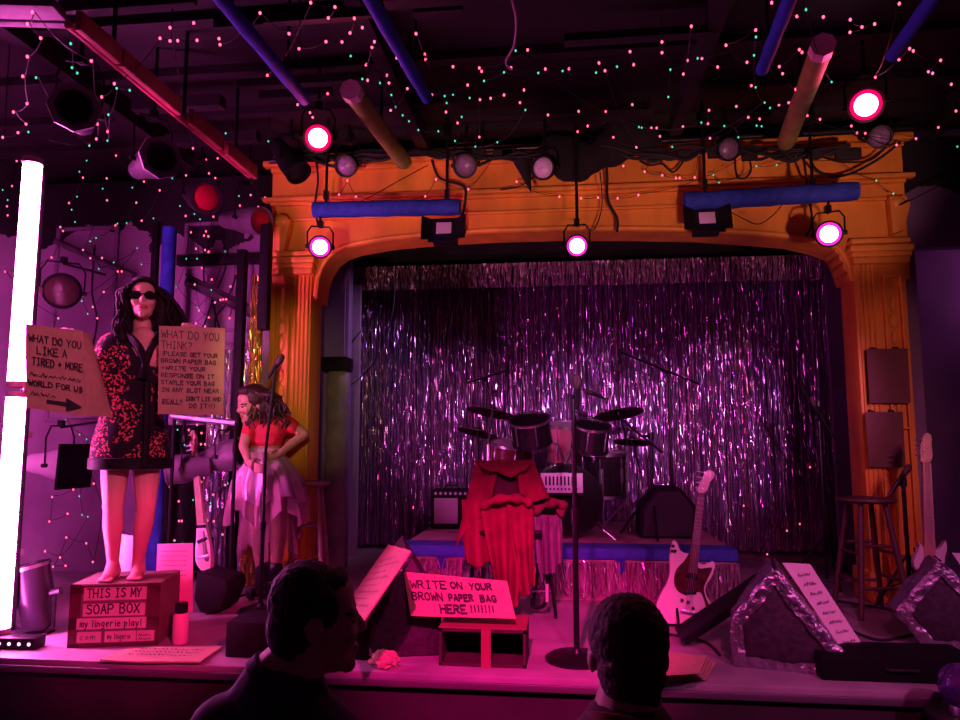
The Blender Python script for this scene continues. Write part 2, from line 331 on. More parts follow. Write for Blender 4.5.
def pilaster(xa, xb, zt, mir):
    w_ = xb-xa; c = (xa+xb)/2
    m = MB(); m.box((c, PY+.10, zt/2), (w_, .28, zt), None, .012)
    for k in range(4):   # flutes of the inner reveal
        x = (xb-.03-.035*k) if not mir else (xa+.03+.035*k)
        m.tube([(x, PY-.045, .25), (x, PY-.045, zt-.12)], .011, 8)
    col_ = part('column', m, orange, arch)
    m = MB(); x0, x1 = (xa+.05, xa+.17) if not mir else (xb-.17, xb-.05); x0 -= 0; z0, z1 = .35, zt-.22
    for cc in (x0, x1): m.box((cc, PY-.055, (z0+z1)/2), (.02, .03, z1-z0), None, .006)
    for zz in (z0, z1, zt*.48): m.box(((x0+x1)/2, PY-.055, zz), (x1-x0+.02, .03, .02), None, .006)
    n_ = 14   # carved wavy inset
    for k in range(n_):
        z_ = z0+.12+(z1-z0-.24)*k/n_; m.ell(((x0+x1)/2, PY-.045, z_+.04), (.028+.008*math.sin(k*1.7), .012, .06), n=10)
    part('panel_moulding', m, orange, col_)
    m = MB()
    for zz, o, h in ((zt-.10, .035, .05), (zt-.055, .055, .04), (zt-.01, .08, .05), (zt+.05, .05, .04)): m.box((c, PY+.06, zz), (w_+o, .28+o, h), None, .01)
    m.box((c, PY+.08, .11), (w_+.05, .34, .22), None, .015)
    part('capital_and_plinth', m, orange, col_)
pilaster(P(272, 300, PY).x, P(313, 300, PY).x, P(300, 262, PY).z, False)
pilaster(P(853, 300, PY).x, P(905, 300, PY).x, P(880, 250, PY).z, True)
m = MB(); bz = P(840, 250, PY).z; bx = P(852, 270, PY).x   # scrolled brackets beside the capitals
for k, (dx, dz, r) in enumerate(((-.09, .0, .035), (-.055, -.06, .04), (-.03, -.13, .045), (-.005, -.21, .04))): m.cyl((bx+dx, PY-.02, bz+dz), (bx+dx, PY+.2, bz+dz), r, n=16)
bx2 = P(893, 205, PY).x
m.prism([(bx2-.05, 2.72), (bx2+.03, 2.75), (bx2+.09, 2.95), (bx2+.06, 3.02), (bx2-.06, 3.02)], .09, XZ(PY), .01); m.ell((bx2, PY-.06, 2.97), (.06, .05, .06))
bx3 = P(284, 235, PY).x
m.prism([(bx3-.05, 2.75), (bx3+.03, 2.72), (bx3+.09, 3.0), (bx3-.09, 3.05)], .09, XZ(PY), .01); m.ell((bx3, PY-.06, 3.0), (.07, .05, .06))
part('scrolled_bracket', m, orange, arch)
# ---- behind the arch
m = MB(); p, q = P(316, 300, 6.6), P(346, 300, 6.6); m.box(((p.x+q.x)/2-.1, 6.6, 1.5), (q.x-p.x+.2, .06, 3.0)); m.box((q.x+.01, 6.65, 1.5), (.05, .12, 3.0), None, .006); struct('wall_wing_left', m, mat('violet_wing_paint', (.20, .12, .27), .7, var=.3, scale=1.8))
m = MB(); p, q = P(336, 300, 7.3), P(361, 300, 7.3); m.box(((p.x+q.x)/2, 7.3, 1.4), (q.x-p.x, .06, 2.8)); struct('wall_wing_inner', m, flatp)
m = MB(); p = P(826, 300, 6.9); m.box((p.x+.25, 6.9, 1.5), (.5, .06, 3.0)); struct('wall_wing_right', m, mat('dusky_wing_paint', (.12, .07, .14), .8, var=.4, scale=1.5))
m = MB(); m.sheet(lambda u, v: V(-2.45+5.2*u, 7.0+.03*math.sin(u*60), 3.6-(3.6-3.02)*v), 160, 4, .01); solo('border_drape', m, mat('black_velvet', (.008, .006, .008), .95), 'black border drape hanging behind the top of the orange arch', 'drape')
# ================================================================== TINSEL
def tinsel_mat(name, c, rough, var):
    m = bpy.data.materials.new(name); m.use_nodes = True; nt = m.node_tree; b = nt.nodes['Principled BSDF']
    b.inputs['Metallic'].default_value = .74; b.inputs['Roughness'].default_value = rough
    a = nt.nodes.new('ShaderNodeAttribute'); a.attribute_name = 'tint'; a.attribute_type = 'GEOMETRY'
    nt.links.new(a.outputs['Color'], b.inputs['Base Color']); return m
tins = tinsel_mat('holographic_tinsel', (1, 1, 1), .19, .3)
def strips(x0, x1, y, ztop, zbot, n, wd, seg, sway, ylim=.03, ragged=.05, tint=((.75, .55, .8), (.9, .85, .95), (.8, .4, .6), (.55, .55, .9)), tz0=.004):
    verts, faces, cols = [], [], []
    for i in range(n):
        x = x0+(x1-x0)*(i+random.random())/n; yy = y+random.uniform(-ylim, ylim); ww = wd*random.uniform(.6, 1.3)
        zb_ = zbot+random.uniform(0, ragged); ph = random.uniform(0, 6.3); a = random.uniform(-.9, .9); c = random.choice(tint); k = random.uniform(.55, 1); c = (c[0]*k, c[1]*k, c[2]*k)
        N = max(2, int((ztop-zb_)/seg)); base = len(verts); lean = random.gauss(0, .008)
        for j in range(N+1):
            z = ztop+(zb_-ztop)*j/N; a += random.gauss(0, .45); a *= .93
            cx = x+lean*j/N*3+sway*math.sin(ph+z*3.1)*.5; dx, dy = math.cos(a)*ww/2, math.sin(a)*ww/2
            tz = random.gauss(0, tz0)
            verts += [(cx-dx, yy-dy+tz, z), (cx+dx, yy+dy+tz, z)]; cols += [c, c]
            if j: q = base+2*j; faces.append((q-2, q-1, q+1, q))
    me = bpy.data.meshes.new('tinsel'); me.from_pydata(verts, [], faces)
    at = me.color_attributes.new('tint', 'FLOAT_COLOR', 'POINT'); at.data.foreach_set('color', [v for c in cols for v in (*c, 1)])
    return me
def flat(o):
    o.data.polygons.foreach_set('use_smooth', [False]*len(o.data.polygons)); return o
CY = 7.8
cx0, cx1 = P(360, 400, CY).x, P(857, 400, CY).x
o = flat(solo('tinsel_curtain', strips(cx0, cx1, CY, 2.98, .03, 2500, .0065, .06, .012, tint=((.62, .30, .66), (.85, .62, .90), (.72, .30, .55), (.48, .34, .80))), tins, 'tall silver purple tinsel curtain hanging across the back of the stage', 'curtain', kind='stuff'))
m = MB(); m.cyl((cx0-.2, CY+.05, 3.0), (cx1+.2, CY+.05, 3.0), .02); m.box(((cx0+cx1)/2, CY+.35, 1.5), (cx1-cx0+.3, .03, 3.0)); solo('backing_cloth', m, mat('plum_backing_cloth', (.20, .07, .20), .8, var=.3, scale=2), 'plum cloth backdrop behind the tinsel curtain', 'backdrop')
v0, v1 = P(343, 268, 7.4), P(826, 262, 7.4)
m = MB(); m.box(((v0.x+v1.x)/2, 7.42, v0.z-.02), (v1.x-v0.x, .03, .05)); vr = solo('tinsel_valance', m, black, 'narrow tinsel valance strip hanging above the tinsel curtain', 'valance')
flat(part('fringe', strips(v0.x, v1.x, 7.39, v0.z, P(343, 290, 7.4).z-.02, 900, .009, .03, .004, .02, .02, ((.85, .5, .65), (.8, .5, .7), (.95, .7, .8))), tinsel_mat('matt_pink_tinsel', (1, 1, 1), .38, .3), vr, fix=False))
# ================================================================== FIXTURES ABOVE AND BESIDE THE STAGE
def emis(name, c, s, sample=True):
    m = mat(name, (.02, .01, .02), .5, emit=s, ecol=c)
    if not sample: m.cycles.emission_sampling = 'NONE'
    return m
lens_red = emis('red_lamp_core', (1, .42, .55), 14); halo_red = emis('red_lamp_halo', (1, .0, .10), 1.5)  # red and magenta rim emission imitates the glare halo around each core
lens_mag = emis('magenta_lamp_core', (1, .45, .95), 16); halo_mag = emis('magenta_lamp_halo', (1, .02, .50), 1.6)
dim_lens = mat('dim_lilac_lens', (.30, .18, .34), .3, var=.4, scale=60)
lil_lens = mat('lilac_diffuser', (.62, .42, .66), .4)
red_gel = mat('red_gel', (.60, .01, .05), .25)
can_dark = mat('dark_can_paint', (.055, .04, .06), .45, .3, var=.3, scale=10)
can_lilac = mat('grey_can_paint', (.19, .13, .19), .5, .2, var=.35, scale=9)
def par(name, label, c, d, r, L, shell, lens, core=None, ring=None, yoke=True, group=None, hang=.16, cat='stage light', rod=None):
    """a can light: housing, lens, yoke; c = centre of the front, d = aim"""
    c = Vector(c); d = Vector(d).normalized(); t = thing(name, label, cat, c, group)
    M = axis(c, d); m = MB()
    m.lathe([(r*.30, -L), (r*.62, -L*.97), (r*.72, -L*.7), (r*.95, -L*.45), (r, -L*.3), (r, 0), (r*1.04, .005), (r*1.04, .018), (r*.9, .018), (r*.9, -.01), (r*.6, -.02), (0.0, -.02)], M)
    part('housing', m, shell, t)
    m = MB(); m.lathe([(r*.90, -.012), (r*.75, .004), (r*.4, .014), (0, .018)], M); lo = part('lens', m, lens, t)  # on lit lamps this disc carries the painted glow ring
    if core: m = MB(); m.lathe([(r*.66, .002), (r*.64, .014), (r*.4, .024), (0, .028)], M); part('lamp', m, core, lo, 'glowing white core of the lamp')
    if ring: m = MB(); m.lathe([(r*1.0, .0), (r*1.32, .0), (r*1.34, .012), (r*1.32, .024), (r*1.0, .024), (r*.98, .012), (r*1.0, 0)], M, 8); part('gel_frame', m, ring, t)
    if yoke:
        s = d.cross(V(0, 0, 1)); s = s.normalized() if s.length > .01 else V(1, 0, 0); q = c-d*L*.35
        m = MB(); m.tube([q+s*r*1.12-V(0, 0, .01), q+s*r*1.15+V(0, 0, hang*.7), q+s*r*.8+V(0, 0, hang), q-s*r*.8+V(0, 0, hang), q-s*r*1.15+V(0, 0, hang*.7), q-s*r*1.12-V(0, 0, .01)], .007, 8)
        m.cyl(q+s*r*.95, q+s*r*1.3, .016, n=10); m.cyl(q-s*r*.95, q-s*r*1.3, .016, n=10)
        part('yoke', m, blackm, t)
        e = V(*rod)+V(0, 0, .03) if rod is not None and not isinstance(rod, (int, float)) else V(q.x, q.y, rod or 3.69)
        m = MB(); m.cyl(q+V(0, 0, hang-.01), e, .011, n=8); m.box(q+V(0, 0, hang+.02), (.04, .04, .05)); part('hanger', m, blackm, t)
    return t
def toeye(p, k=1.0, dz=0): d = EYE-Vector(p); d.z = d.z*k+dz; return d
# hanging rods and the two blue wrapped bars
PB = 5.25
def bar(pa, pb, r, label):
    a, b = P(*pa, PB), P(*pb, PB); t = thing('wrapped_lighting_bar', label, 'lighting bar', (a+b)/2, 'blue wrapped lighting bars')
    n = 14; m = MB(); m.tube([a+(b-a)*i/n for i in range(n+1)], [r*(1+.05*math.sin(i*2.1)) for i in range(n+1)], 18); part('wrap', m, bluecloth, t)
    return t
b1 = bar((314, 210), (460, 207), .062, 'blue wrapped lighting bar hanging on the left half of the arch')
b2 = bar((684, 202), (857, 191), .068, 'blue wrapped lighting bar hanging on the right half of the arch')
for t, xs in ((b1, ((326, 160), (447, 160))), (b2, ((705, 150), (813, 145)))):
    for (x, y) in xs:
        q = P(x, 205 if t is b1 else 195, PB); m = MB(); m.cyl(q, V(q.x, q.y, 3.69), .012, n=8); m.box((q.x, q.y, 3.5), (.05, .05, .05)); m.box((q.x, q.y, q.z+.08), (.035, .04, .07)); part('hanger', m, blackm, t)
q = P(577, 220, PB); m = MB(); m.cyl(q, V(q.x, q.y, 3.69), .012, n=8); solo('hanger_rod', m, blackm, 'thin black rod holding the middle magenta lamp at the arch', 'rod')
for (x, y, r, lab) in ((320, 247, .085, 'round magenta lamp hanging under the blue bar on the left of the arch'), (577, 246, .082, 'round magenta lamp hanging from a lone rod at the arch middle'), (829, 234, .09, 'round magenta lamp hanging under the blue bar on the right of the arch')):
    c = P(x, y, PB-.1); par('stage_lamp', lab, c, toeye(c), r, .24, blackp, halo_mag, lens_mag, group='magenta lamps in front of the arch', hang=.16, rod=P(x, 209 if x < 400 else (219 if x < 700 else 197), PB))
for (x, y, r, zc_, lab) in ((318, 138, .092, 3.1, 'glowing red lamp under the ceiling above the left column'), (866, 105, .10, 3.2, 'glowing red lamp under the ceiling above the right column')):
    c = F(x, y, zc_); par('stage_lamp', lab, c, toeye(c), r, .25, mat('dark_red_can', (.10, .01, .02), .5), halo_red, lens_red, group='red lamps under the ceiling', hang=.2)
    light('red_lamp_beam', 'SPOT', c+toeye(c).normalized()*.06, EYE+V(0, 0, .6), (1, .04, .18), 22, .05, 120, .8)
def wash(name, label, px, py, Y):
    c = P(px, py, Y); t = thing(name, label, 'stage light', c, 'square wash lights')
    M = frame(c, (1, 0, 0), (0, .25, 1)); m = MB(); m.box((0, 0, -.06), (.19, .17, .12), M, .012); part('housing', m, blackp, t)
    m = MB(); m.box((0, .0, .008), (.115, .10, .016), M, .004); pl = part('diffuser', m, lil_lens, t, 'pale lilac front panel')
    for sx in (-1, 1): m = MB(); m.prism([(0, -.085), (.085, -.10), (.085, .10), (0, .085)], .006, M @ Matrix.Translation((sx*.09, 0, 0)) @ Matrix.Rotation(R(-25) if sx > 0 else R(205), 4, 'Y')); part('barn_door', m, blackm, t)
    m = MB(); m.box((0, -.13, .0), (.20, .10, .012), M @ Matrix.Rotation(R(-30), 4, 'X')); part('lower_flap', m, blackm, t)
    m = MB(); m.tube([M @ V(-.12, 0, -.05), M @ V(-.12, .115, -.05), M @ V(.12, .115, -.05), M @ V(.12, 0, -.05)], .008, 8); m.cyl(M @ V(.12, 0, -.05), M @ V(.16, 0, -.05), .018); part('yoke', m, blackm, t)
wash('wash_light', 'square wash light with lilac panel under the left blue bar', 444, 229, PB-.05)
wash('wash_light', 'square wash light with lilac panel under the right blue bar', 707, 219, PB-.05)
# overhead pipes running away from the house
for (a, b, z, r, lab) in (((222, 0), (305, 100), 3.2, .036, 'blue wrapped ceiling pipe, first from the left'), ((371, 0), (427, 98), 3.2, .036, 'blue wrapped ceiling pipe, second from the left'), ((791, -4), (762, 70), 3.2, .034, 'blue wrapped ceiling pipe, third from the left'), ((934, -4), (892, 56), 3.2, .034, 'blue wrapped ceiling pipe, last on the right')):
    p, q = F(*a, z), F(*b, z); p = p-(q-p)*.3; k = 10; m = MB(); m.tube([p+(q-p)*i/k for i in range(k+1)], [r*(1+.06*math.sin(i*1.9)) for i in range(k+1)], 16)
    t = thing('ceiling_pipe', lab, 'pipe', q, 'blue wrapped ceiling pipes'); part('wrap', m, bluecloth, t)
    for s in (.3, .8): e = p+(q-p)*s; m = MB(); m.cyl(e, V(e.x, e.y, 3.69), .01, n=8); part('hanger', m, blackm, t)
for (a, b, lab) in (((352, 92), (404, 162), 'olive green tube under the ceiling on the left of the arch'), ((822, 48), (786, 142), 'olive green tube under the ceiling on the right of the arch')):
    p, q = F(*a, 3.3), F(*b, 3.3); t = thing('padded_tube', lab, 'tube', p, 'olive green ceiling tubes'); m = MB(); m.tube([p+(q-p)*i/6 for i in range(7)], .062, 16); part('sleeve', m, greenp, t)
    m = MB(); m.cyl(p-(q-p)*.03, p+(q-p)*.03, .068, n=8); part('end_cap', m, mat('pale_pink_plastic', (.75, .42, .5), .5), t, 'pale pink end cap')
    m = MB(); m.cyl(p+(q-p)*.5, V(*(p+(q-p)*.5).xy, 3.69), .012, n=8); part('hanger', m, blackm, t)
# the red wooden batten upper left with its cross beam
p, q = F(78, 20, 3.15), F(256, 173, 3.15); m = MB(); d = (q-p); n_ = d.length; M = frame(p, d, V(-d.y, d.x, 0))
m = MB()
for a, b in ((0, .16), (.17, .46), (.52, .72), (.76, 1.0)): m.box((n_*(a+b)/2, 0, 0), (n_*(b-a), .035, .10), M, .006)
m.cyl(M @ V(0, .05, -.02), M @ V(n_, .05, -.02), .02, n=10); wb = solo('wooden_batten', m, mat('red_batten', (.5, .05, .09), .6, var=.35, scale=10), 'red batten of boards running along the ceiling upper left', 'batten')
for s in (.15, .5, .85): m = MB(); m.cyl(M @ V(n_*s, .02, .0), M @ V(n_*s, .02, .55), .012, n=8); part('hanger', m, blackm, wb)
for k, (a, b, wd, lab) in enumerate((((-40, 6), (60, 9), .12, 'wide pale board crossing the upper left corner of the ceiling'), ((-40, 18), (78, 22), .05, 'thin pale board below the wide board in the upper left corner'))):
    p, q = F(*a, 3.2), F(*b, 3.2); m = MB(); m.box((0, 0, 0), ((q-p).length, wd, .05), frame((p+q)/2, q-p, V(0, 1, 0)), .006); m.cyl((p+q)/2, (p+q)/2+V(0, 0, .49), .01, n=8); solo('ceiling_board', m, mat('pale_lilac_board', (.26, .17, .27), .6, var=.3), lab, 'board')
# can lights of the left side
c = F(75, 108, 2.95); par('can_spotlight', 'dark can spotlight with large octagonal grey rim near the ceiling', c, (.55, -1, -.15), .10, .34, can_dark, black, ring=can_lilac, hang=.3)
c = F(160, 158, 2.9); par('can_spotlight', 'long grey can spotlight with octagonal rim below the red batten', c, (1, -.85, -.12), .10, .42, can_dark, black, ring=can_lilac, hang=.3)
c = P(206, 198, 5.2); par('gel_spotlight', 'spotlight with bright red gel hanging at the corner of the stage', c, (.9, -.8, -.45), .12, .36, can_dark, red_gel, hang=.3)
c = P(261, 221, 5.45); par('gel_spotlight', 'long grey spotlight with small red gel beside the left column', c, (1, -.55, -.22), .11, .50, can_lilac, red_gel, hang=.3)
for (x, y, Y, r, dd, lab) in ((346, 166, 5.3, .085, (.05, -1, -.5), 'unlit dark lamp between the red lamp and the arch'), (465, 166, 5.3, .09, (0, -1, -.5), 'unlit dark lamp above the left wash light'), (729, 149, 5.3, .085, (.1, -1, -.4), 'unlit dark lamp above the right wash light'), (880, 137, 5.35, .08, (-.2, -1, -.5), 'unlit dark lamp just below the right red lamp')):
    c = P(x, y, Y); par('unlit_lamp', lab, c, dd, r, .22, blackp, dim_lens, group='unlit lamps above the arch', hang=.18)
c = P(543, 168, 5.25); par('unlit_lamp', 'small lamp with pale lilac lens among the cables above the arch', c, (-.25, -1, -.3), .088, .14, black, lil_lens, hang=.15)
c = P(298, 172, 5.2); par('can_spotlight', 'black can spotlight pointing down in front of the left column top', c, (.6, -.25, -.75), .10, .38, black, black, hang=.2)
c = P(62, 291, 5.3); par('can_spotlight', 'round black spotlight on the side wall beside the upper light tube', c, (.75, -1, -.1), .14, .3, black, mat('dusty_brown_lens', (.10, .05, .05), .3), hang=.25, rod=(c.x-.2, 6.12, c.z+.3))
c = P(74, 466, 5.2); t = par('can_spotlight', 'white bodied can spotlight with square black front behind the woman', c, (1, -.12, -.05), .12, .40, mat('white_can_paint', (.85, .75, .85), .4), black, hang=.3, rod=(c.x-.3, 6.12, c.z+.35))
m = MB(); M = axis(c, (1, -.12, -.05)); m.prism([(-.17, -.17), (.17, -.17), (.17, .17), (-.17, .17)], .02, M); part('gel_frame', m, black, t)
c = P(170, 470, 5.15); par('can_spotlight', 'purple can spotlight beside the hip of the standing woman', c, (-1, -.3, -.1), .11, .30, can_lilac, black, hang=.2, rod=P(184, 420, 5.0))
c = P(240, 453, 5.3); par('can_spotlight', 'long purple can spotlight pointing at the woman in the tutu', c, (1, -.15, .22), .12, .36, can_lilac, black, hang=.2, rod=P(231, 424, 5.0))
# black side mast, blue tube, gold strip
def post(x, y0, y1, Y, wd, mm, name, lab, cat, zmin=None):
    a, b = P(x, y0, Y), P(x, y1, Y); zb_ = b.z if zmin is None else zmin; m = MB(); m.box((a.x, Y, (a.z+zb_)/2), (wd, wd, a.z-zb_), None, .006); return solo(name, m, mm, lab, cat)
post(243, 250, 580, 5.55, .07, black, 'scaffold_post', 'thin black scaffold post beside the gold tinsel strip', 'post', 0)
post(267, 225, 330, 5.45, .08, black, 'hanging_case', 'tall black case hanging at the edge of the left column', 'case')
post(157, 222, 300, 5.5, .05, black, 'scaffold_post', 'black scaffold post left of the blue standing tube', 'post', 0)
a, b = P(170, 228, 5.4), P(170, 330, 5.4); m = MB(); m.tube([a+(V(a.x, a.y, 0)-a)*i/12 for i in range(13)], .055, 16); solo('standing_pipe', m, bluecloth, 'upright blue wrapped pipe behind the dark haired woman', 'pipe')
gx = P(257, 300, 5.5); flat(solo('gold_tinsel_strip', strips(gx.x-.045, gx.x+.045, 5.5, P(257, 275, 5.5).z, .05, 70, .012, .05, .004, .02, .03, ((.8, .55, .1), (.9, .7, .2))), tins, 'narrow strip of gold tinsel hanging left of the left column', 'tinsel', kind='stuff'))
a, b = P(188, 281, 5.8), P(272, 322, 5.8); m = MB(); m.tube([a, b], .05, 14); m.tube([a+V(0, -.04, .05), b+V(0, -.04, .05)], .012, 8); solo('slanted_pipe', m, can_dark, 'dark pipe slanting down behind the cardboard sign toward the column', 'pipe')
a, b = P(58, 242, 6.10), P(136, 276, 6.10); m = MB(); m.tube([a-V(0, .03, 0), b-V(0, .03, 0)], .03, 12); solo('slanted_pipe', m, can_lilac, 'lilac pipe slanting along the wall above the woman', 'pipe')
a, b = P(172, 416, 5.0), P(236, 423, 5.0); t = thing('clothes_rail', 'pale metal rail behind the cardboard sign', 'rail', V((a.x+b.x)/2, a.y, 0)); m = MB(); m.cyl(a, b, .022); part('rail', m, steel, t)
for e in (a+(b-a)*.04, b): m = MB(); m.cyl(e, V(e.x, e.y, 0), .013); part('leg', m, black, t)
flat(solo('tinsel_fringe', strips(P(205, 400, 5.8).x, P(250, 400, 5.8).x, 5.85, P(220, 350, 5.85).z, .04, 130, .012, .055, .01), tins, 'dark purple tinsel fringe hanging below the wall panels at left', 'tinsel', kind='stuff'))
m = MB(); p, q = P(160, 425, 6.0), P(256, 425, 6.0); m.sheet(lambda u, v: V(p.x+(q.x-p.x)*u, 6.02+.03*math.sin(u*40), p.z*(1-v)), 80, 4, .01); solo('side_drape', m, mat('black_velvet', (.008, .006, .008), .95), 'black drape on the wall behind the leaning instruments', 'drape')
# light tubes at the stage edge
tube_em = emis('magenta_tube_glow', (1, .12, .66), 110.0)
tp0, tp1 = P(40, 158, 3.95), P(24, 388, 3.95)
TX = P(33, 160, 3.95).x
for (za, zb_, lab) in ((P(40, 159, 3.95).z, P(20, 387, 3.95).z, 'upper glowing magenta light tube at the left edge of the stage'), (P(20, 392, 3.95).z, P(5, 634, 3.95).z, 'lower glowing magenta light tube at the left edge of the stage')):
    c = V(TX, 3.95, zb_); t = thing('light_tube', lab, 'light tube', c, 'magenta light tubes')
    m = MB(); m.cyl((TX, 3.95, zb_+.03), (TX, 3.95, za-.03), .052, n=20); part('tube', m, tube_em, t)
    m = MB(); m.box((TX-.0, 3.95+.075, (za+zb_)/2), (.05, .04, za-zb_), None, .006); part('channel', m, blackm, t)
    for z in (zb_+.015, za-.015): m = MB(); m.cyl((TX, 3.95, z-.018), (TX, 3.95, z+.018), .056, n=20); part('end_cap', m, mat('pink_end_cap', (.6, .3, .45), .4), t)
m = MB(); m.cyl((TX-.10, 4.13, 0), (TX-.10, 4.13, P(40, 165, 4).z), .02); m.lathe([(.22, 0), (.22, .015), (.04, .03), (.025, .08)], Matrix.Translation((TX-.10, 4.16, 0)))
for z in (.5, 1.2, 2.1): m.box((TX-.06, 4.075, z), (.12, .06, .04))
solo('light_stand', m, chrome, 'chrome stand pole holding the magenta light tubes', 'stand')
# ================================================================== DRUM RISER AND DRUM KIT
RY0, RY1, RZ = 5.48, 7.35, .36
ra, rb = P(400, 580, RY0).x, P(738, 580, RY0).x
RZ = (P(420, 545, RY0).z+P(720, 552, RY0).z)/2
t = thing('drum_riser', 'low drum riser with blue edge and silver tinsel skirt', 'riser', ((ra+rb)/2, (RY0+RY1)/2, 0))
m = MB(); m.box(((ra+rb)/2, (RY0+RY1)/2, RZ/2), (rb-ra, RY1-RY0, RZ), None, .01); part('platform', m, mat('riser_pink_brown', (.42, .20, .26), .7, var=.3), t)
m = MB(); m.box(((ra+rb)/2, RY0-.008, RZ-.035), (rb-ra+.01, .02, .075), None, .006); m.box(((ra+rb)/2, RY0+.12, RZ+.004), (rb-ra+.01, .25, .01)); part('blue_edge', m, mat('blue_carpet_edge', (.05, .09, .50), .85, var=.3, scale=30), t, 'blue carpeted front edge')
for x in (442, 620): e = P(x, 548, RY0-.02); m = MB(); m.prism([(-.035, 0), (.035, 0), (.03, -.09), (0, -.11), (-.03, -.09)], .008, XZ(RY0-.02) @ Matrix.Translation((e.x, RZ-.06, 0))); part('blue_tab', m, bluecloth, t)
flat(part('tinsel_skirt', strips(ra, rb, RY0-.03, RZ-.085, .03, 420, .010, .04, .006, .012, .05, ((.8, .5, .65), (.85, .75, .85), (.75, .4, .6))), tins, t, fix=False))
drumblk = mat('black_drum_wrap', (.02, .012, .018), .18, .0, var=.4, scale=5)
drumred = mat('oxblood_drum_wrap', (.16, .03, .035), .3, var=.3, scale=5)
head_m = mat('drum_head', (.55, .42, .5), .5, var=.1)
bhead = mat('black_drum_head', (.010, .007, .009), .5, spec=.1)
brass = mat('dark_bronze', (.10, .045, .03), .4, .8, var=.3, scale=40)
def drum(parent, c, d, r, L, shell, head, hoopm, lugs=6):
    M = axis(c, d)
    m = MB(); m.lathe([(r*.97, -L/2), (r, -L/2+.005), (r, L/2-.005), (r*.97, L/2)], M, 36); part('shell', m, shell, parent)
    for s in (-1, 1):
        m = MB(); m.lathe([(r*.98, s*L/2-.012), (r*1.06, s*L/2-.012), (r*1.06, s*L/2+.014), (r*.98, s*L/2+.014), (r*.98, s*L/2-.012)], M, 36); part('hoop', m, hoopm, parent)
        m = MB(); m.lathe([(0, s*(L/2+.006)), (r*.97, s*(L/2+.004)), (r*.97, s*(L/2-.004)), (0, s*(L/2-.004))], M, 36); part('drum_head', m, head, parent)
    for k in range(lugs):
        a = 2*math.pi*k/lugs+.3; p = M @ V(r*1.02*math.cos(a), r*1.02*math.sin(a), -L*.42); q = M @ V(r*1.02*math.cos(a), r*1.02*math.sin(a), L*.42)
        m = MB(); m.cyl(p, q, .006, n=6); m.cyl(p+(q-p)*.3, p+(q-p)*.7, .013, n=8); part('tension_rod', m, chrome, parent)
bc = P(565, 503, 6.25); bc.z = RZ+.30
t = thing('bass_drum', 'black bass drum with two dark toms mounted on top, centre of the riser', 'drum', (bc.x, bc.y, RZ))
drum(t, bc, (0.06, -1, 0), .282, .42, drumblk, bhead, drumblk, 8)
m = MB(); m.prism([(-.05, .02), (.05, .02), (.045, -.01), (0, -.045), (-.045, -.01)], .004, frame(bc+V(-.02, -.218, .21), (1, 0.06, 0), (0, 0, 1))); part('badge', m, steel, t)
for s in (-1, 1): m = MB(); m.cyl(bc+V(s*.24, -.1, -.18), V(bc.x+s*.40, bc.y-.25, RZ), .01, n=8); part('spur_leg', m, chrome, t)
for (x, y, r, L, dd) in ((531, 431, .165, .20, (-.1, -.42, 1)), (591, 437, .15, .20, (.12, -.36, 1))):
    c = P(x, y, 6.15); M = axis(c, dd)
    m = MB(); m.lathe([(r*.97, -L/2), (r, -L/2+.005), (r, L/2-.005), (r*.97, L/2)], M, 32); tm = part('tom', m, drumblk, t)
    for s in (-1, 1): m = MB(); m.lathe([(r*.98, s*L/2-.01), (r*1.06, s*L/2-.01), (r*1.06, s*L/2+.012), (r*.98, s*L/2+.012), (r*.98, s*L/2-.01)], M, 32); part('hoop', m, chrome if s > 0 else drumblk, tm)
    m = MB(); m.lathe([(0, L/2+.004), (r*.97, L/2+.003), (r*.97, L/2-.004), (0, L/2-.004)], M, 32); part('drum_head', m, bhead, tm)
    for k in range(6):
        a = k*1.047; m = MB(); m.cyl(M @ V(r*1.03*math.cos(a), r*1.03*math.sin(a), -L*.4), M @ V(r*1.03*math.cos(a), r*1.03*math.sin(a), L*.45), .007, n=6); part('lug', m, chrome, tm)
    m = MB(); m.tube([c-Vector(dd).normalized()*.05, V(bc.x+(.05 if x > 560 else -.05), bc.y-.02, c.z-.12), V(bc.x, bc.y-.02, bc.z+.30)], .013, 8); part('tom_mount', m, chrome, t)
c = P(512, 453, 6.55); t = thing('snare_drum', 'oxblood snare drum on a stand behind the left tom', 'drum', (c.x, c.y, RZ)); drum(t, c, (.1, -.2, 1), .19, .16, drumred, head_m, chrome)
m = MB()
for a in (0, 2.1, 4.2): m.tube([V(c.x, c.y, c.z-.12), V(c.x, c.y, RZ+.22), V(c.x+.22*math.cos(a), c.y+.22*math.sin(a), RZ+.005)], .009, 8)
part('stand', m, chrome, t)
c = P(604, 474, 6.45); t = thing('floor_tom', 'dark floor tom on chrome legs at the right of the bass drum', 'drum', (c.x, c.y, RZ)); drum(t, c+V(0, 0, .0), (0, -.08, 1), .19, .36, drumblk, head_m, chrome)
for a in (.4, 2.5, 4.6): m = MB(); m.cyl(V(c.x+.205*math.cos(a), c.y+.205*math.sin(a), c.z+.05), V(c.x+.205*math.cos(a), c.y+.205*math.sin(a), RZ), .008, n=8); part('leg', m, chrome, t)
c = P(566, 443, 6.75); t = thing('rack_tom', 'translucent reddish tom drum behind the two dark toms', 'drum', (c.x, c.y, RZ)); drum(t, c, (0, -.2, 1), .17, .34, mat('rose_drum_shell', (.55, .14, .20), .3, var=.3, scale=6), head_m, chrome, 8)
m = MB(); m.cyl(c-V(0, 0, .15), V(c.x, c.y, RZ), .018); part('stand', m, chrome, t)
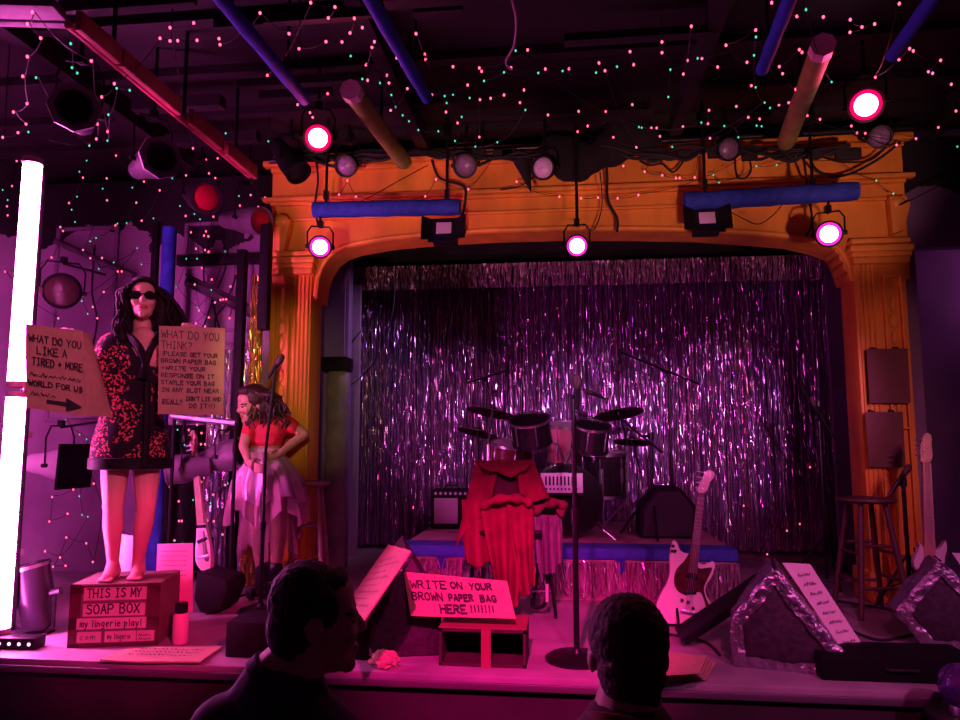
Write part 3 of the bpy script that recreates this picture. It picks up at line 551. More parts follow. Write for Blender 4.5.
def tripod(m, base, r, h=.18, thin=.009):
    for a in (.5, 2.6, 4.7): m.tube([base+V(0, 0, h+.1), base+V(r*math.cos(a), r*math.sin(a), .008)], thin, 8); m.tube([base+V(0, 0, h-.08), base+V(r*.5*math.cos(a), r*.5*math.sin(a), h*.55)], thin*.7, 6)
def cymbal(px, py, Y, r, tilt, dirv, label, base_px=None, arm=None, cat='cymbal'):
    c = P(px, py, Y); bx = base_px if base_px else px; b = P(bx, 480, Y); base = V(b.x, Y+.05, RZ)
    t = thing('cymbal_stand', label, cat, base)
    M = Matrix.Translation(c) @ Matrix.Rotation(tilt, 4, Vector(dirv)) @ Matrix.Rotation(R(-10), 4, 'X')
    m = MB(); m.lathe([(0, .030), (.03, .026), (.05, .012), (r*.6, -.004), (r, -.022), (r, -.026), (r*.6, -.009), (.05, .006), (0, .02)], M, 40); part('cymbal', m, brass, t)
    top = base+V(0, 0, max(.25, c.z-RZ-.30)); m = MB(); m.tube([base+V(0, 0, .03), top], .017, 8); m.cyl(base+V(0, 0, .35), base+V(0, 0, .42), .022, n=10); part('pole', m, chrome, t)
    m = MB(); m.tube([top, c+V(0, 0, .05)], .009, 8); m.cyl(c-V(0, 0, .03), c+V(0, 0, .07), .008); m.cyl(c+V(0, 0, .03), c+V(0, 0, .05), .02, n=10); part('arm', m, blackm, t)
    m = MB(); tripod(m, base, .28); part('tripod', m, chrome, t); return t
cymbal(493, 411, 6.5, .235, R(11), (0.15, 1, 0), 'large dark crash cymbal tilted above the left tom', 488)
cymbal(618, 412, 6.5, .225, R(-9), (0.2, 1, 0), 'large dark crash cymbal tilted above the right side of the drums', 629)
t = cymbal(478, 431, 6.75, .20, R(12), (0, 1, 0), 'thin hi-hat cymbal low at the left end of the drums', 478)
cymbal(632, 440, 6.75, .17, R(4), (0, 1, 0), 'small splash cymbal low at the right of the drums', 641)
# white panel with slots in front of the bass drum
p, q = P(540, 473, 5.95), P(583, 493, 5.95); t = thing('slotted_panel', 'white panel with a row of black bars standing before the bass drum', 'panel', ((p.x+q.x)/2, 5.95, RZ))
m = MB(); m.box(((p.x+q.x)/2, 5.95, (p.z+q.z)/2), (q.x-p.x, .025, p.z-q.z), None, .004); part('board', m, mat('white_panel_face', (.85, .70, .85), .5), t)
m = MB(); M = XZ(5.9365); k = 0
for i in range(9):
    x = p.x+(q.x-p.x)*(.14+.088*i); z1 = p.z-(p.z-q.z)*.16; z0 = p.z-(p.z-q.z)*(.62); m.box((x, 5.936, (z0+z1)/2), (.014, .003, z1-z0)); m.box((x+.004, 5.936, p.z-(p.z-q.z)*.80), (.013, .003, .016))
part('bar_pattern', m, ink, t)
m = MB()
for x in (p.x+.05, q.x-.05): m.cyl((x, 5.96, q.z), (x, 5.96, RZ), .01)
m.box(((p.x+q.x)/2, 5.96, q.z-.01), (q.x-p.x, .03, .02)); part('stand', m, blackm, t)
e = P(586, 489, 5.85)
# ================================================================== MICROPHONE STANDS
def mic(t, tip, d, r=.026, L=.17):
    d = Vector(d).normalized(); M = axis(tip, d)
    m = MB(); m.lathe([(0, -L), (.010, -L), (.013, -L*.7), (.018, -.06), (.020, -.05)], M, 16); mp = part('microphone', m, blackp, t)
    m = MB(); m.lathe([(.020, -.05), (r, -.03), (r*1.02, -.012), (r*.85, .014), (r*.4, .026), (0, .03)], M, 16); part('mesh_head', m, mat('mic_grille', (.09, .05, .06), .4, .7, bump=.4, scale=300), mp)
def stand_round(px, py, top, tip, d, label, z=0, Rb=.15):
    b = F(px, py, z); t = thing('microphone_stand', label, 'microphone stand', b)
    m = MB(); m.lathe([(0, 0), (Rb, 0), (Rb, .012), (Rb*.85, .028), (.03, .04), (.018, .06), (0, .06)], Matrix.Translation(b), 36); part('base', m, blackm, t)
    p = P(top[0], top[1], b.y); m = MB(); m.cyl(b+V(0, 0, .05), b+V(0, 0, (p.z-z)*.52), .016); m.cyl(b+V(0, 0, (p.z-z)*.50), b+V(0, 0, (p.z-z)*.56), .022); m.cyl(b+V(0, 0, (p.z-z)*.52), V(b.x, b.y, p.z), .013); part('pole', m, blackm, t)
    e = P(tip[0], tip[1], b.y-.06); m = MB(); m.tube([V(b.x, b.y, p.z-.02), e-Vector(d).normalized()*.07], .011, 8); part('clip', m, blackp, t); mic(t, e, d); return t
stand_round(260, 612, (265, 452), (281, 358), (.55, -.1, .8), 'tall microphone stand with round base left of the seated man, by the tutu woman')
stand_round(577, 660, (577, 395), (577, 379), (0, -.15, 1), 'tall microphone stand with round base in the centre of the stage', Rb=.17)
def boom(bx, Y, z0, piv, a, b, tip, d, label, r=.30):
    base = P(bx, 480, Y); base.z = z0; t = thing('boom_stand', label, 'microphone stand', base)
    pv = P(*piv, Y); m = MB(); m.cyl(base+V(0, 0, .05), V(base.x, base.y, pv.z), .014); m.cyl(V(base.x, base.y, pv.z-.03), V(base.x, base.y, pv.z+.03), .024); part('pole', m, blackm, t)
    m = MB(); tripod(m, base, r, .3); part('tripod', m, blackm, t)
    A, B = P(*a, Y-.05), P(*b, Y-.05); m = MB(); m.tube([A, B], .010, 8); m.tube([V(base.x, base.y, pv.z), (A+B)/2], .012, 8); part('boom_arm', m, blackm, t)
    if tip: e = P(*tip, Y-.06); mic(t, e, d, .022, .20)
    return t
boom(486, 6.95, RZ, (486, 383), (467, 383), (505, 371), (508, 356), (.1, -.1, 1), 'boom microphone stand reaching over the left cymbal')
boom(672, 6.95, RZ, (672, 374), (620, 352), (699, 384), (620, 370), (0, 0, -1), 'tall boom microphone stand reaching over the right side of the drums')
boom(652, 6.2, RZ, (640, 436), (622, 420), (663, 453), (586, 391), (-.9, -.1, .35), 'low boom stand slanting across the right cymbal')
boom(822, 6.3, 0, (822, 405), (800, 385), (836, 440), (812, 400), (-.3, -.2, .7), 'dark boom microphone stand in front of the right end of the curtain')
boom(903, 5.35, 0, (899, 482), (888, 497), (905, 470), (908, 468), (.5, -.1, .8), 'short black boom stand beside the dark stool in front of the right column', .22)
# ================================================================== AMPLIFIERS, DARK WEDGE ON THE RISER
p, q = P(430, 497, 6.5), P(468, 533, 6.5); t = thing('guitar_amplifier', 'guitar amplifier with grey cloth front on the left end of the riser', 'amplifier', ((p.x+q.x)/2, 6.6, RZ))
hz = P(440, 490, 6.5).z
m = MB(); m.box(((p.x+q.x)/2, 6.66, (hz+RZ)/2), (q.x-p.x, .26, hz-RZ), None, .012); part('cabinet', m, tolex, t)
m = MB(); m.box(((p.x+q.x)/2-.03, 6.522, (p.z+RZ)/2+.02), (q.x-p.x-.13, .016, p.z-RZ-.06), None, .004); part('grille_cloth', m, mat('grey_grille_cloth', (.42, .32, .40), .8, bump=.3, scale=200), t, 'grey grille cloth')
m = MB(); m.box(((p.x+q.x)/2, 6.524, (p.z+hz)/2+.0), (q.x-p.x-.03, .012, hz-p.z-.02)); pn = part('control_panel', m, blackp, t)
for i in range(7): m = MB(); x = p.x+.05+i*.045; m.cyl((x, 6.518, (p.z+hz)/2), (x, 6.503, (p.z+hz)/2), .012, n=10); part('knob', m, steel, pn)
m = MB(); m.tube([V(p.x+.1, 6.66, hz), V(p.x+.12, 6.66, hz+.035), V(q.x-.12, 6.66, hz+.035), V(q.x-.1, 6.66, hz)], .01, 8); part('handle', m, rubber, t)
pts = [(640, 540), (641, 508), (657, 488), (681, 488), (696, 506), (695, 540)]
po = [P(x, y, 6.1) for x, y in pts]; m = MB(); m.prism([(a.x, max(a.z, RZ)) for a in po], .40, XZ(6.5), .015); t = thing('octagonal_speaker', 'dark angular speaker cabinet on the right end of the riser', 'speaker', ((po[0].x+po[-1].x)/2, 6.3, RZ)); part('cabinet', m, tolex, t)
g = [P(x+(668-x)*.12, y+(518-y)*.12, 6.1) for x, y in pts]; m = MB(); m.prism([(a.x, max(a.z, RZ+.02)) for a in g], .012, XZ(6.1)); part('grille', m, mat('black_speaker_cloth', (.022, .018, .025), .8), t)
# padded column behind the left column
p, q = P(324, 372, 6.35), P(349, 545, 6.35); t = thing('padded_post', 'grey tufted padded post standing between the left column and the tinsel curtain', 'post', ((p.x+q.x)/2, 6.35, 0))
N = 7
m = MB(); m.lathe([(.09+.018*math.sin(math.pi*((i/3) % 1)), p.z*i/(3*N)) for i in range(3*N+1)], Matrix.Translation(((p.x+q.x)/2, 6.35, 0)) @ Matrix.Diagonal((1, .8, 1, 1)), 20); part('padding', m, mat('grey_green_padding', (.24, .22, .20), .8, var=.45, scale=5, bump=.4), t)
m = MB(); z = P(330, 362, 6.35).z; m.box(((p.x+q.x)/2-.01, 6.35, (z+p.z)/2+.02), (.25, .2, z-p.z+.04), None, .02); part('black_cap', m, black, t)
# ================================================================== STOOLS
def stool(bx, Y, seat_y, r, H, label, mm):
    b = P(bx, 560, Y); b.z = 0; H = P(bx, seat_y, Y).z; t = thing('bar_stool', label, 'stool', b)
    m = MB(); m.lathe([(0, H-.035), (r*.9, H-.035), (r, H-.02), (r*.98, H-.004), (r*.6, H), (0, H-.004)], Matrix.Translation(b), 32); part('seat', m, mm, t)
    L = []
    for k in range(4):
        a = math.pi/4+k*math.pi/2+.15; top = b+V(r*.62*math.cos(a), r*.62*math.sin(a), H-.03); bot = b+V(r*1.28*math.cos(a), r*1.28*math.sin(a), 0); L.append((top, bot))
        m = MB(); m.tube([bot, bot+(top-bot)*.5, top], [.015, .021, .017], 10); part('leg', m, mm, t)
    for k in range(4):
        for h in (.32, .55) if k % 2 else (.26, .62):
            A = L[k][1].lerp(L[k][0], h); B = L[(k+1) % 4][1].lerp(L[(k+1) % 4][0], h); m = MB(); m.cyl(A, B, .011, n=8); part('rung', m, mm, t)
stool(309, 5.62, 481, .15, .8, 'pale wooden bar stool behind the woman in the pink tutu', wood)
stool(869, 5.30, 497, .19, .77, 'dark wooden bar stool in front of the right column', wood_dark)
# ================================================================== GUITARS
white_body = mat('cream_guitar_finish', (.85, .72, .68), .25, var=.08, scale=3)
tort = mat('dark_tortoise_guard', (.10, .012, .02), .25, var=.6, scale=18)
fret_w = mat('rosewood_neck', (.15, .05, .04), .45, var=.3, scale=20)
maple = mat('maple_neck', (.62, .36, .24), .4, var=.15, scale=14)
def poly_smooth(pts, k=5):
    n = len(pts); out = []
    for i in range(n):
        p0, p1, p2, p3 = (Vector(pts[(i+j-1) % n]) for j in range(4))
        for j in range(k):
            t = j/k; out.append(tuple(.5*((2*p1)+(p2-p0)*t+(2*p0-5*p1+4*p2-p3)*t*t+(3*p1-p0-3*p2+p3)*t**3)))
    return out
def guitar(name, label, Y, neck0, neck1, body_px, guard_px, head_px, nw, neckm, lean=.12, thick=.045, extras=True):
    """outline given in the photo, laid on the guitar's own leaning plane at depth Y"""
    o = P(*neck0, Y); n = V(0, -1, lean).normalized(); up = V(0, lean, 1).normalized(); M = frame(o, (1, 0, 0), up); Mi = M.inverted()
    def L(px, off=0): q = Mi @ PL(px[0], px[1], o+n*off, n); return (q.x, q.y)
    low = min((PL(x, y, o, n) for x, y in body_px), key=lambda q: q.z); t = thing(name, label, 'guitar', (low.x, low.y, low.z))
    bo = poly_smooth([L(p) for p in body_px]); m = MB(); m.prism(bo, thick, M @ Matrix.Translation((0, 0, -thick)), .006); part('body', m, white_body, t)
    if guard_px: m = MB(); m.prism(poly_smooth([L(p) for p in guard_px]), .004, M, 0); part('pickguard', m, tort, t)
    a, b = Vector(L(neck0)), Vector(L(neck1)); d = (b-a).normalized(); s = Vector((-d.y, d.x)); 
    m = MB(); m.prism([tuple(a-s*nw*.62-d*.10), tuple(b-s*nw*.45), tuple(b+s*nw*.45), tuple(a+s*nw*.62-d*.10)], .028, M @ Matrix.Translation((0, 0, -.012))); nk = part('neck', m, neckm, t)
    m = MB()
    for k in range(1, 15): c = a+(b-a)*(1-1/(1.059**k)*1.0)*1.0 if False else b+(a-b)*(1-1/1.059**(k*1.25))*1.25; m.box((0, 0, 0), (nw*1.0, .003, .004), M @ Matrix.Translation((c.x, c.y, .016)) @ Matrix.Rotation(math.atan2(d.y, d.x)-math.pi/2, 4, 'Z'))
    part('frets', m, steel, nk)
    m = MB(); m.prism(poly_smooth([L(p) for p in head_px], 4), .018, M @ Matrix.Translation((0, 0, -.010)), .002); hd = part('headstock', m, white_body if neckm is not maple else maple, t)
    hs = [Vector(L(p)) for p in head_px]; hc = sum(hs, Vector((0, 0)))/len(hs)
    for k in range(4): c = hc+d*(k-1.5)*.035+s*.02; m = MB(); m.cyl(M @ V(c.x, c.y, .006), M @ V(c.x, c.y, .02), .006, n=8); m.cyl(M @ V(c.x, c.y, -.004), M @ V(c.x+s.x*.045, c.y+s.y*.045, -.004), .006, n=8); m.cyl(M @ V(c.x, c.y, -.006), M @ V(c.x, c.y, .008), .006, n=8); part('tuning_peg', m, chrome, hd)
    if extras:
        c0 = a-d*.34
        m = MB(); m.box((0, 0, 0), (.09, .022, .012), M @ Matrix.Translation((c0.x, c0.y, .008)) @ Matrix.Rotation(math.atan2(d.y, d.x)-math.pi/2, 4, 'Z'), .003); part('bridge', m, chrome, t)
        for k, off in enumerate((.12, .22)): c = a-d*off; m = MB(); m.box((0, 0, 0), (.075, .024, .012), M @ Matrix.Translation((c.x, c.y, .008)) @ Matrix.Rotation(math.atan2(d.y, d.x)-math.pi/2+(.25 if k else -.1), 4, 'Z'), .004); part('pickup', m, blackp, t)
        m = MB()
        for k in range(4): e0 = c0+s*(k-1.5)*.012; e1 = b+s*(k-1.5)*.008; m.tube([M @ V(e0.x, e0.y, .018), M @ V(e1.x, e1.y, .02)], .0011, 4)
        part('strings', m, steel, t)
    return t, M, L
def gstand(pt, label, h=.45):
    b = V(pt.x, pt.y+.10, 0); t = thing('guitar_stand', label, 'guitar stand', b, None); z = pt.z
    m = MB()
    for a in (.6, 2.5, 4.7): m.tube([b+V(0, 0, .25), b+V(.18*math.cos(a), .15*math.sin(a), .006)], .009, 8)
    m.tube([b+V(0, 0, .22), b+V(0, .03, h)], .011, 8); part('legs', m, blackm, t)
    m = MB()
    for s in (-1, 1): m.tube([b+V(0, 0, .2), V(pt.x+s*.07, pt.y+.03, z-.012), V(pt.x+s*.09, pt.y-.09, z-.014), V(pt.x+s*.09, pt.y-.10, z+.03)], .009, 8)
    part('cradle', m, rubber, t)
GY = 4.82
body = [(673, 541), (677, 543), (681, 552), (686, 553), (694, 556), (699, 564), (707, 564), (713, 561), (715, 566), (712, 576), (706, 586), (706, 594), (711, 604), (712, 611), (704, 618), (691, 624), (678, 624), (664, 622), (657, 613), (657, 604), (661, 594), (667, 583), (670, 572), (670, 556)]
guard = [(690, 553), (684, 561), (676, 570), (674, 582), (677, 590), (683, 594), (692, 594), (700, 592), (704, 600), (707, 609), (711, 610), (706, 598), (704, 588), (708, 578), (712, 568), (705, 568), (699, 568), (694, 560)]
head = [(698, 492), (704, 493), (708, 488), (709, 483), (713, 478), (714, 473), (710, 470), (705, 472), (702, 479), (699, 485)]
t, M, L = guitar('electric_guitar', 'cream electric guitar with dark red pickguard standing on stage right of centre', GY, (694, 557), (701, 493), body, guard, head, .046, fret_w)
m = MB()
for (x, y) in ((673, 546), (675, 551), (672, 551)): q = L((x, y)); m.cyl(M @ V(q[0], q[1], 0), M @ V(q[0], q[1], .012), .010, n=10)
for (x, y) in ((682, 600), (688, 602), (693, 608)): q = L((x, y)); m.cyl(M @ V(q[0], q[1], 0), M @ V(q[0], q[1], .018), .009, n=12)
part('knobs', m, blackp, t)
gstand(V(*t.location), 'black stand under the cream electric guitar')
BY = 5.15
body = [(919, 542), (921, 546), (926, 548), (934, 550), (940, 548), (944, 543), (946, 541), (947, 549), (945, 557), (944, 566), (938, 572), (926, 573), (918, 571), (914, 564), (916, 555), (920, 549)]
head = [(921, 462), (930, 462), (932, 454), (931, 445), (931, 436), (926, 433), (922, 438), (920, 448), (920, 456)]
t, M, L = guitar('bass_guitar', 'pale bass guitar with long maple neck standing at the right edge of the stage', BY, (929, 549), (926, 463), body, [(922, 563), (932, 565), (940, 562), (940, 567), (930, 570), (922, 568)], head, .056, maple)
gstand(V(*t.location), 'black stand under the pale bass guitar')
LY = 5.15
body = [(200, 507), (203, 515), (207, 533), (210, 548), (211, 562), (209, 570), (203, 571), (197, 565), (195, 555), (196, 540), (197, 522), (198, 508)]
head = [(193, 452), (196, 452), (198, 446), (197, 437), (194, 430), (191, 432), (190, 441), (191, 448)]
t, M, L = guitar('electric_guitar', 'narrow cream guitar leaning beside the woman, behind the red poster', LY, (200, 510), (195, 452), body, [(204, 530), (207, 548), (209, 560), (205, 560), (203, 545)], head, .04, maple)
gstand(V(*t.location), 'black stand under the narrow cream guitar')
# ================================================================== THE SOAP BOX AND ITS SURROUNDINGS
BZ = P(112, 585, 3.95).z
A, B = F(67, 648), F(158, 645); A.z = B.z = 0
bx = (B-A).normalized(); by = V(-bx.y, bx.x, 0); BW = (B-A).length
t = thing('soap_box', 'cardboard soap box with taped hand lettered strips, the barefoot woman stands on it', 'box', (A+B)/2+by*.19)
MB_ = frame(A, bx, by)      # local x along the front, y into the stage, z up
m = MB(); m.box((BW/2, .20, BZ/2), (BW, .40, BZ), MB_, .006); part('carton', m, card_dark, t)
FR = frame(A, bx, V(0, 0, 1))   # the front face, z toward the house
tape = mat('dark_red_tape', (.10, .02, .035), .45)
m = MB()
for x0, x1, y0, y1 in ((0, BW, BZ-.055, BZ-.01), (.0, .06, .0, BZ), (BW-.075, BW, .0, BZ), (0, BW, .105, .16), (.0, BW, .0, .018)): m.box(((x0+x1)/2, (y0+y1)/2, .0015), (x1-x0, y1-y0, .003), FR)
part('tape', m, tape, t)
strip_m = mat('pinkish_paper_strip', (.66, .46, .40), .85, var=.15, scale=16)
rows = ((.075, .255, BW-.15, .07, 'THIS IS MY', .048), (.075, .168, BW-.155, .068, 'SOAP BOX', .05), (.045, .098, BW-.115, .060, 'my lingerie play!', .036))
rows = [(x, y*BZ/.345+0, w_, h*BZ/.345, tx, lh*BZ/.345) for x, y, w_, h, tx, lh in rows]
for x, y, w_, h, tx, lh in rows:
    m = MB(); m.box((x+w_/2, y+h/2, .003), (w_, h, .004), FR); ps = part('paper_strip', m, strip_m, t)
    m = MB(); write(m, tx, FR, x+.02, y+h*.22, lh, w_-.04, lh*.15, z=.0062); part('lettering', m, ink, ps, fix=False)
for x, w_, tx in ((.05, .13, 'com'), (.20, .17, 'my lingerie'), (.375, .095, '')):
    m = MB(); m.box((x+w_/2, .055*BZ/.345, .003), (w_, .058*BZ/.345, .004), FR); ps = part('paper_strip', m, strip_m, t)
    m = MB()
    if tx: write(m, tx, FR, x+.015, .042*BZ/.345, .030, w_-.04, .0035, z=.0062)
    else: scribble(m, FR, x+.01, .055, .012, w_-.03, .003, z=.0062); scribble(m, FR, x+.01, .035, .012, w_-.03, .003, z=.0062)
    part('lettering', m, ink, ps, fix=False)
def placard(name, label, cat, c4, thick, mm, lines=(), pen=None, scrib=None, thing_group=None, org=None):
    """board with the four given world corners TL TR BR BL; lines = (text, x frac, y frac, height frac, width frac)"""
    TL, TR, BR, BL = (Vector(p) for p in c4); X = TR-TL; n = (TR-TL).cross(TL-BL).normalized()
    t = thing(name, label, cat, (BL+BR)/2, thing_group)
    N = 10; m = MB(); m.sheet(lambda u, v: (TL.lerp(TR, u)).lerp(BL.lerp(BR, u), v)+n*.004*math.sin(u*5+v*3), N, N, thick); part('board', m, mm, t)
    W, H = ((TR-TL).length+(BR-BL).length)/2, ((TL-BL).length+(TR-BR).length)/2; M = skew(BL+n*(thick+.004), BR-BL, TL-BL)
    for tx, x, y, h, wd in lines: m = MB(); write(m, tx, M, x*W, y*H, h*H, wd*W, pen or h*H*.11, z=.004); part('lettering', m, ink, t, fix=False)
    for x, y, h, wd in scrib or (): m = MB(); scribble(m, M, x*W, y*H, h*H, wd*W, pen or h*H*.12, z=.004); part('lettering', m, ink, t, fix=False)
    return t, M, W, H, n
def cam4(px4, pt, n): return [PL(x, y, pt, n) for x, y in px4]
# red lit poster leaning behind the box, white bag behind the legs
pt = F(180, 612); pt = V(pt.x, 4.42, 0)
placard('paper_poster', 'tall pink poster with small writing standing on the floor behind the soap box', 'poster', cam4(((158, 544), (193, 543), (193, 612), (156, 612)), pt, V(.15, -1, .10)), .006, mat('pink_poster_paper', (.85, .30, .42), .85, var=.08), scrib=[(.12, .88-.07*i, .022, .72) for i in range(6)], pen=.0022)
pt = V(pt.x, 4.5, 0)
m = MB(); c4 = cam4(((120, 534), (142, 536), (142, 600), (118, 600)), pt, V(0, -1, .08)); c4[2].z = c4[3].z = .004; m.sheet(lambda u, v: c4[0].lerp(c4[1], u).lerp(c4[3].lerp(c4[2], u), v)+V(0, .012*math.sin(u*9+v*4), 0), 10, 14, .03); solo('paper_bag', m, paper, 'white paper bag standing behind the legs of the woman on the box', 'bag')
# spray bottle
b = F(180, 643); t = thing('spray_bottle', 'pink bottle with black cap standing right of the soap box', 'bottle', b); Mx = Matrix.Translation(b)
hb = P(180, 612, b.y).z; hc = P(180, 602, b.y).z
m = MB(); m.lathe([(.040, 0), (.044, .008), (.044, hb-.02), (.036, hb-.004), (.03, hb)], Mx, 24); part('bottle_body', m, mat('pink_bottle', (.85, .35, .45), .35), t)
m = MB(); m.lathe([(.034, hb-.008), (.036, hb), (.036, hc-.006), (.03, hc), (0, hc)], Mx, 24); part('cap', m, blackp, t)
# papers on the floor
for k, (c, lab) in enumerate(((((128, 650), (222, 647), (200, 664), (100, 661)), 'flat cardboard sheet with writing lying before the soap box'),)):
    c4 = [F(x, y, .010) for x, y in c]; placard('cardboard_sheet', lab, 'cardboard', c4, .008, card, scrib=[(.15, .7-.2*i, .10, .7) for i in range(3)], pen=.006)
# big black can light standing at the edge, led bar on the floor
b = F(40, 640); t = thing('floor_spotlight', 'big black can spotlight tilted upward on the floor by the light tubes', 'stage light', V(b.x, b.y+.15, 0))
c0 = P(38, 620, b.y+.12); c1 = P(27, 566, b.y+.10); d = (c1-c0).normalized(); Lc = (c1-c0).length; M = axis(c0, d); r = .115
m = MB(); m.lathe([(r*.55, -.06), (r*.75, -.04), (r*.80, .10), (r*1.0, .13), (r*1.06, Lc), (r*1.12, Lc+.012), (r*.98, Lc+.012), (r*.95, Lc-.14), (0, Lc-.14)], M, 32); part('housing', m, mat('black_can_enamel', (.03, .02, .035), .3, .3), t)
m = MB(); m.lathe([(r*1.06, Lc-.02), (r*1.14, Lc-.02), (r*1.14, Lc), (r*1.06, Lc), (r*1.06, Lc-.02)], M, 32); part('rim', m, steel, t)
m = MB(); s = d.cross(V(0, 1, 0)).normalized(); y = c0+d*.14
m.tube([y+s*(r+.03), V(y.x+s.x*(r+.03), y.y, .05), V(y.x+s.x*.06, y.y, .012), V(y.x-s.x*.06, y.y, .012), V(y.x-s.x*(r+.03), y.y, .05), y-s*(r+.03)], .012, 8); m.cyl(y+s*r, y+s*(r+.07), .022, n=10); m.cyl(y-s*r, y-s*(r+.07), .022, n=10); m.box((y.x, y.y, .006), (.2, .16, .012)); part('yoke', m, blackm, t)
p, q = F(-30, 646), F(40, 648); zt = P(20, 636, p.y).z
t = thing('led_floor_bar', 'low led bar lying on the stage edge beneath the light tubes', 'stage light', (p+q)/2)
M = frame((p+q)/2+V(0, .0, zt/2), q-p, V(0, 1, 0)); m = MB(); m.box((0, 0, 0), ((q-p).length, .10, zt), M, .008); part('bar_body', m, blackp, t)
for i in range(7): m = MB(); c = M @ V(-(q-p).length/2+.04+i*(q-p).length/7.2, -.052, .0); m.ell(c, (.010, .006, .010), n=10); part('led', m, emis('pale_led', (1, .55, .8), 2.2, False), t)
# dark wedge bag and small speakers
pts = [(196, 572), (226, 580), (228, 590), (219, 612), (200, 614), (193, 600)]; po = [P(x, y, 4.75) for x, y in pts]
m = MB(); m.prism([(a.x, max(a.z, 0)) for a in po], .3, XZ(5.05), .02); solo('wedge_speaker', m, tolex, 'small black wedge speaker beside the narrow guitar', 'speaker')
p, q = P(225, 622, 3.86), P(270, 667, 3.86); m = MB(); m.box(((p.x+q.x)/2, 4.02, p.z/2), (q.x-p.x, .3, p.z), None, .01); t = solo('small_speaker', m, tolex, 'black box speaker at the stage edge left of the seated man', 'speaker')
p, q = P(337, 630, 3.9), P(368, 672, 3.9); m = MB(); m.box(((p.x+q.x)/2, 4.0, p.z/2), (q.x-p.x, .2, p.z), None, .01); solo('small_speaker', m, tolex, 'small black box speaker just in front of the face of the seated man', 'speaker')
# ================================================================== FOIL WRAPPED WEDGES
def wedge(label, pxpoly, Y, depth, ang, foil_edges, sign=None, slab=None):
    """side outline as seen in the photo on a plane at depth Y turned by ang; the body runs back from it"""
    v = V(math.sin(ang), math.cos(ang), 0); u = V(math.cos(ang), -math.sin(ang), 0); o = P(*pxpoly[0], Y); n = -v
    M = frame(o, u, V(0, 0, 1)); Mi = M.inverted(); W3 = [PL(x, y, o, n) for x, y in pxpoly]
    for q in W3: q.z = max(q.z, 0.004)
    L2 = [tuple((Mi @ q).xy) for q in W3]; low = min(q.z for q in W3); cx = sum((q for q in W3), V(0, 0, 0))/len(W3)
    t = thing('monitor_wedge', label, 'monitor speaker', V(cx.x, cx.y+depth/2, 0), 'foil wrapped monitor wedges')
    m = MB(); m.prism(L2, depth, M @ Matrix.Translation((0, 0, -depth)), .012); part('cabinet', m, grille, t)
    k = len(L2); m = MB()
    for (i, j) in foil_edges:      # crumpled foil wrapped round the named edges
        A, B = W3[i], W3[j]; e = (B-A); nrm = V(-(e.cross(v)).x, -(e.cross(v)).y, -(e.cross(v)).z).normalized()
        if (A+B).dot(nrm)/2 < cx.dot(nrm): nrm = -nrm
        def fn(a, b, A=A, e=e, nrm=nrm):
            # across: from the side face, over the edge, along the sloped face
            w_ = .075; s = (b-.30)*(depth+w_*1.2)*1.0
            p = A+e*a
            ctr = (cx-p); ctr -= v*ctr.dot(v); ctr -= e*(ctr.dot(e)/e.length_squared); ctr = ctr.normalized() if ctr.length > 1e-6 else -nrm
            if b < .25: q = p+ctr*(.050*(1-b/.25))-v*.010
            else: q = p+v*(depth*(b-.25)/.75*1.0)+nrm*.010
            nz = noise.noise(q*14)*.012+noise.noise(q*37)*.006
            return q-v*abs(nz)*(b < .3)+nrm*nz
        m.sheet(fn, 30, 24, .003)
    part('foil_wrap', m, foil, t)
    return t, W3, v, u, cx
# left of centre
t, W3, v, u, cx = wedge('foil edged monitor wedge left of centre with a cardboard strip on its slope', [(406, 548), (351, 630), (364, 670), (440, 672), (442, 606)], 3.98, .48, R(-14), [(0, 1), (1, 2)])
A, B = W3[0], W3[1]; nn = (B-A).cross(v).normalized(); nn = -nn if nn.z < 0 else nn
c4 = cam4(((389, 545), (411, 551), (362, 628), (338, 619)), A+nn*.03, nn)
placard('cardboard_strip', 'brown cardboard strip with handwriting lying on the left foil wedge', 'sign', [c4[0], c4[1], c4[2], c4[3]], .006, card, scrib=[(.2, .84-.09*i, .03, .5+.2*(i % 2)) for i in range(8)], pen=.0035)
# right of centre
t, W3, v, u, cx = wedge('big foil wrapped monitor wedge right of centre with a paper strip on its slope', [(774, 570), (733, 620), (736, 690), (830, 692), (848, 662)], 3.98, .36, R(14), [(4, 0), (0, 1), (1, 2), (2, 3)])
A, B = W3[0], W3[4]; nn = (B-A).cross(v).normalized(); nn = -nn if nn.z < 0 else nn
nn = (nn*.55-v*.62).normalized(); c4 = cam4(((782, 563), (810, 564), (866, 652), (845, 657)), A+V(.03, .16, .04), nn)
placard('paper_strip_sign', 'long pale paper strip with handwriting taped on the slope of the right centre wedge', 'sign', c4, .004, paper, scrib=[(.22, .86-.105*i, .035, .5) for i in range(8)], pen=.0035)
# black plank leaning on that wedge
p, q = P(680, 637, 4.35), P(768, 578, 4.35); M = frame((p+q)/2, q-p, V(0, .8, .6)); m = MB(); m.box((0, 0, 0), ((q-p).length, .10, .07), M, .012); solo('black_plank', m, blackp, 'black slanted board leaning against the left side of the right centre wedge', 'board')
# far right
t, W3, v, u, cx = wedge('foil wrapped monitor wedge at the far right edge of the stage', [(940, 562), (897, 612), (930, 652), (1004, 652), (1016, 640)], 4.45, .22, R(14), [(4, 0), (0, 1), (1, 2), (2, 3)])
A, B = W3[0], W3[4]; nn = (B-A).cross(v).normalized(); nn = -nn if nn.z < 0 else nn
nn = (nn*.55-v*.62).normalized(); c4 = cam4(((952, 553), (985, 556), (1040, 640), (1012, 646)), A+V(.03, .12, .04), nn)
placard('paper_strip_sign', 'pale paper strip on the slope of the far right wedge, cut off by the frame', 'sign', c4, .004, paper)
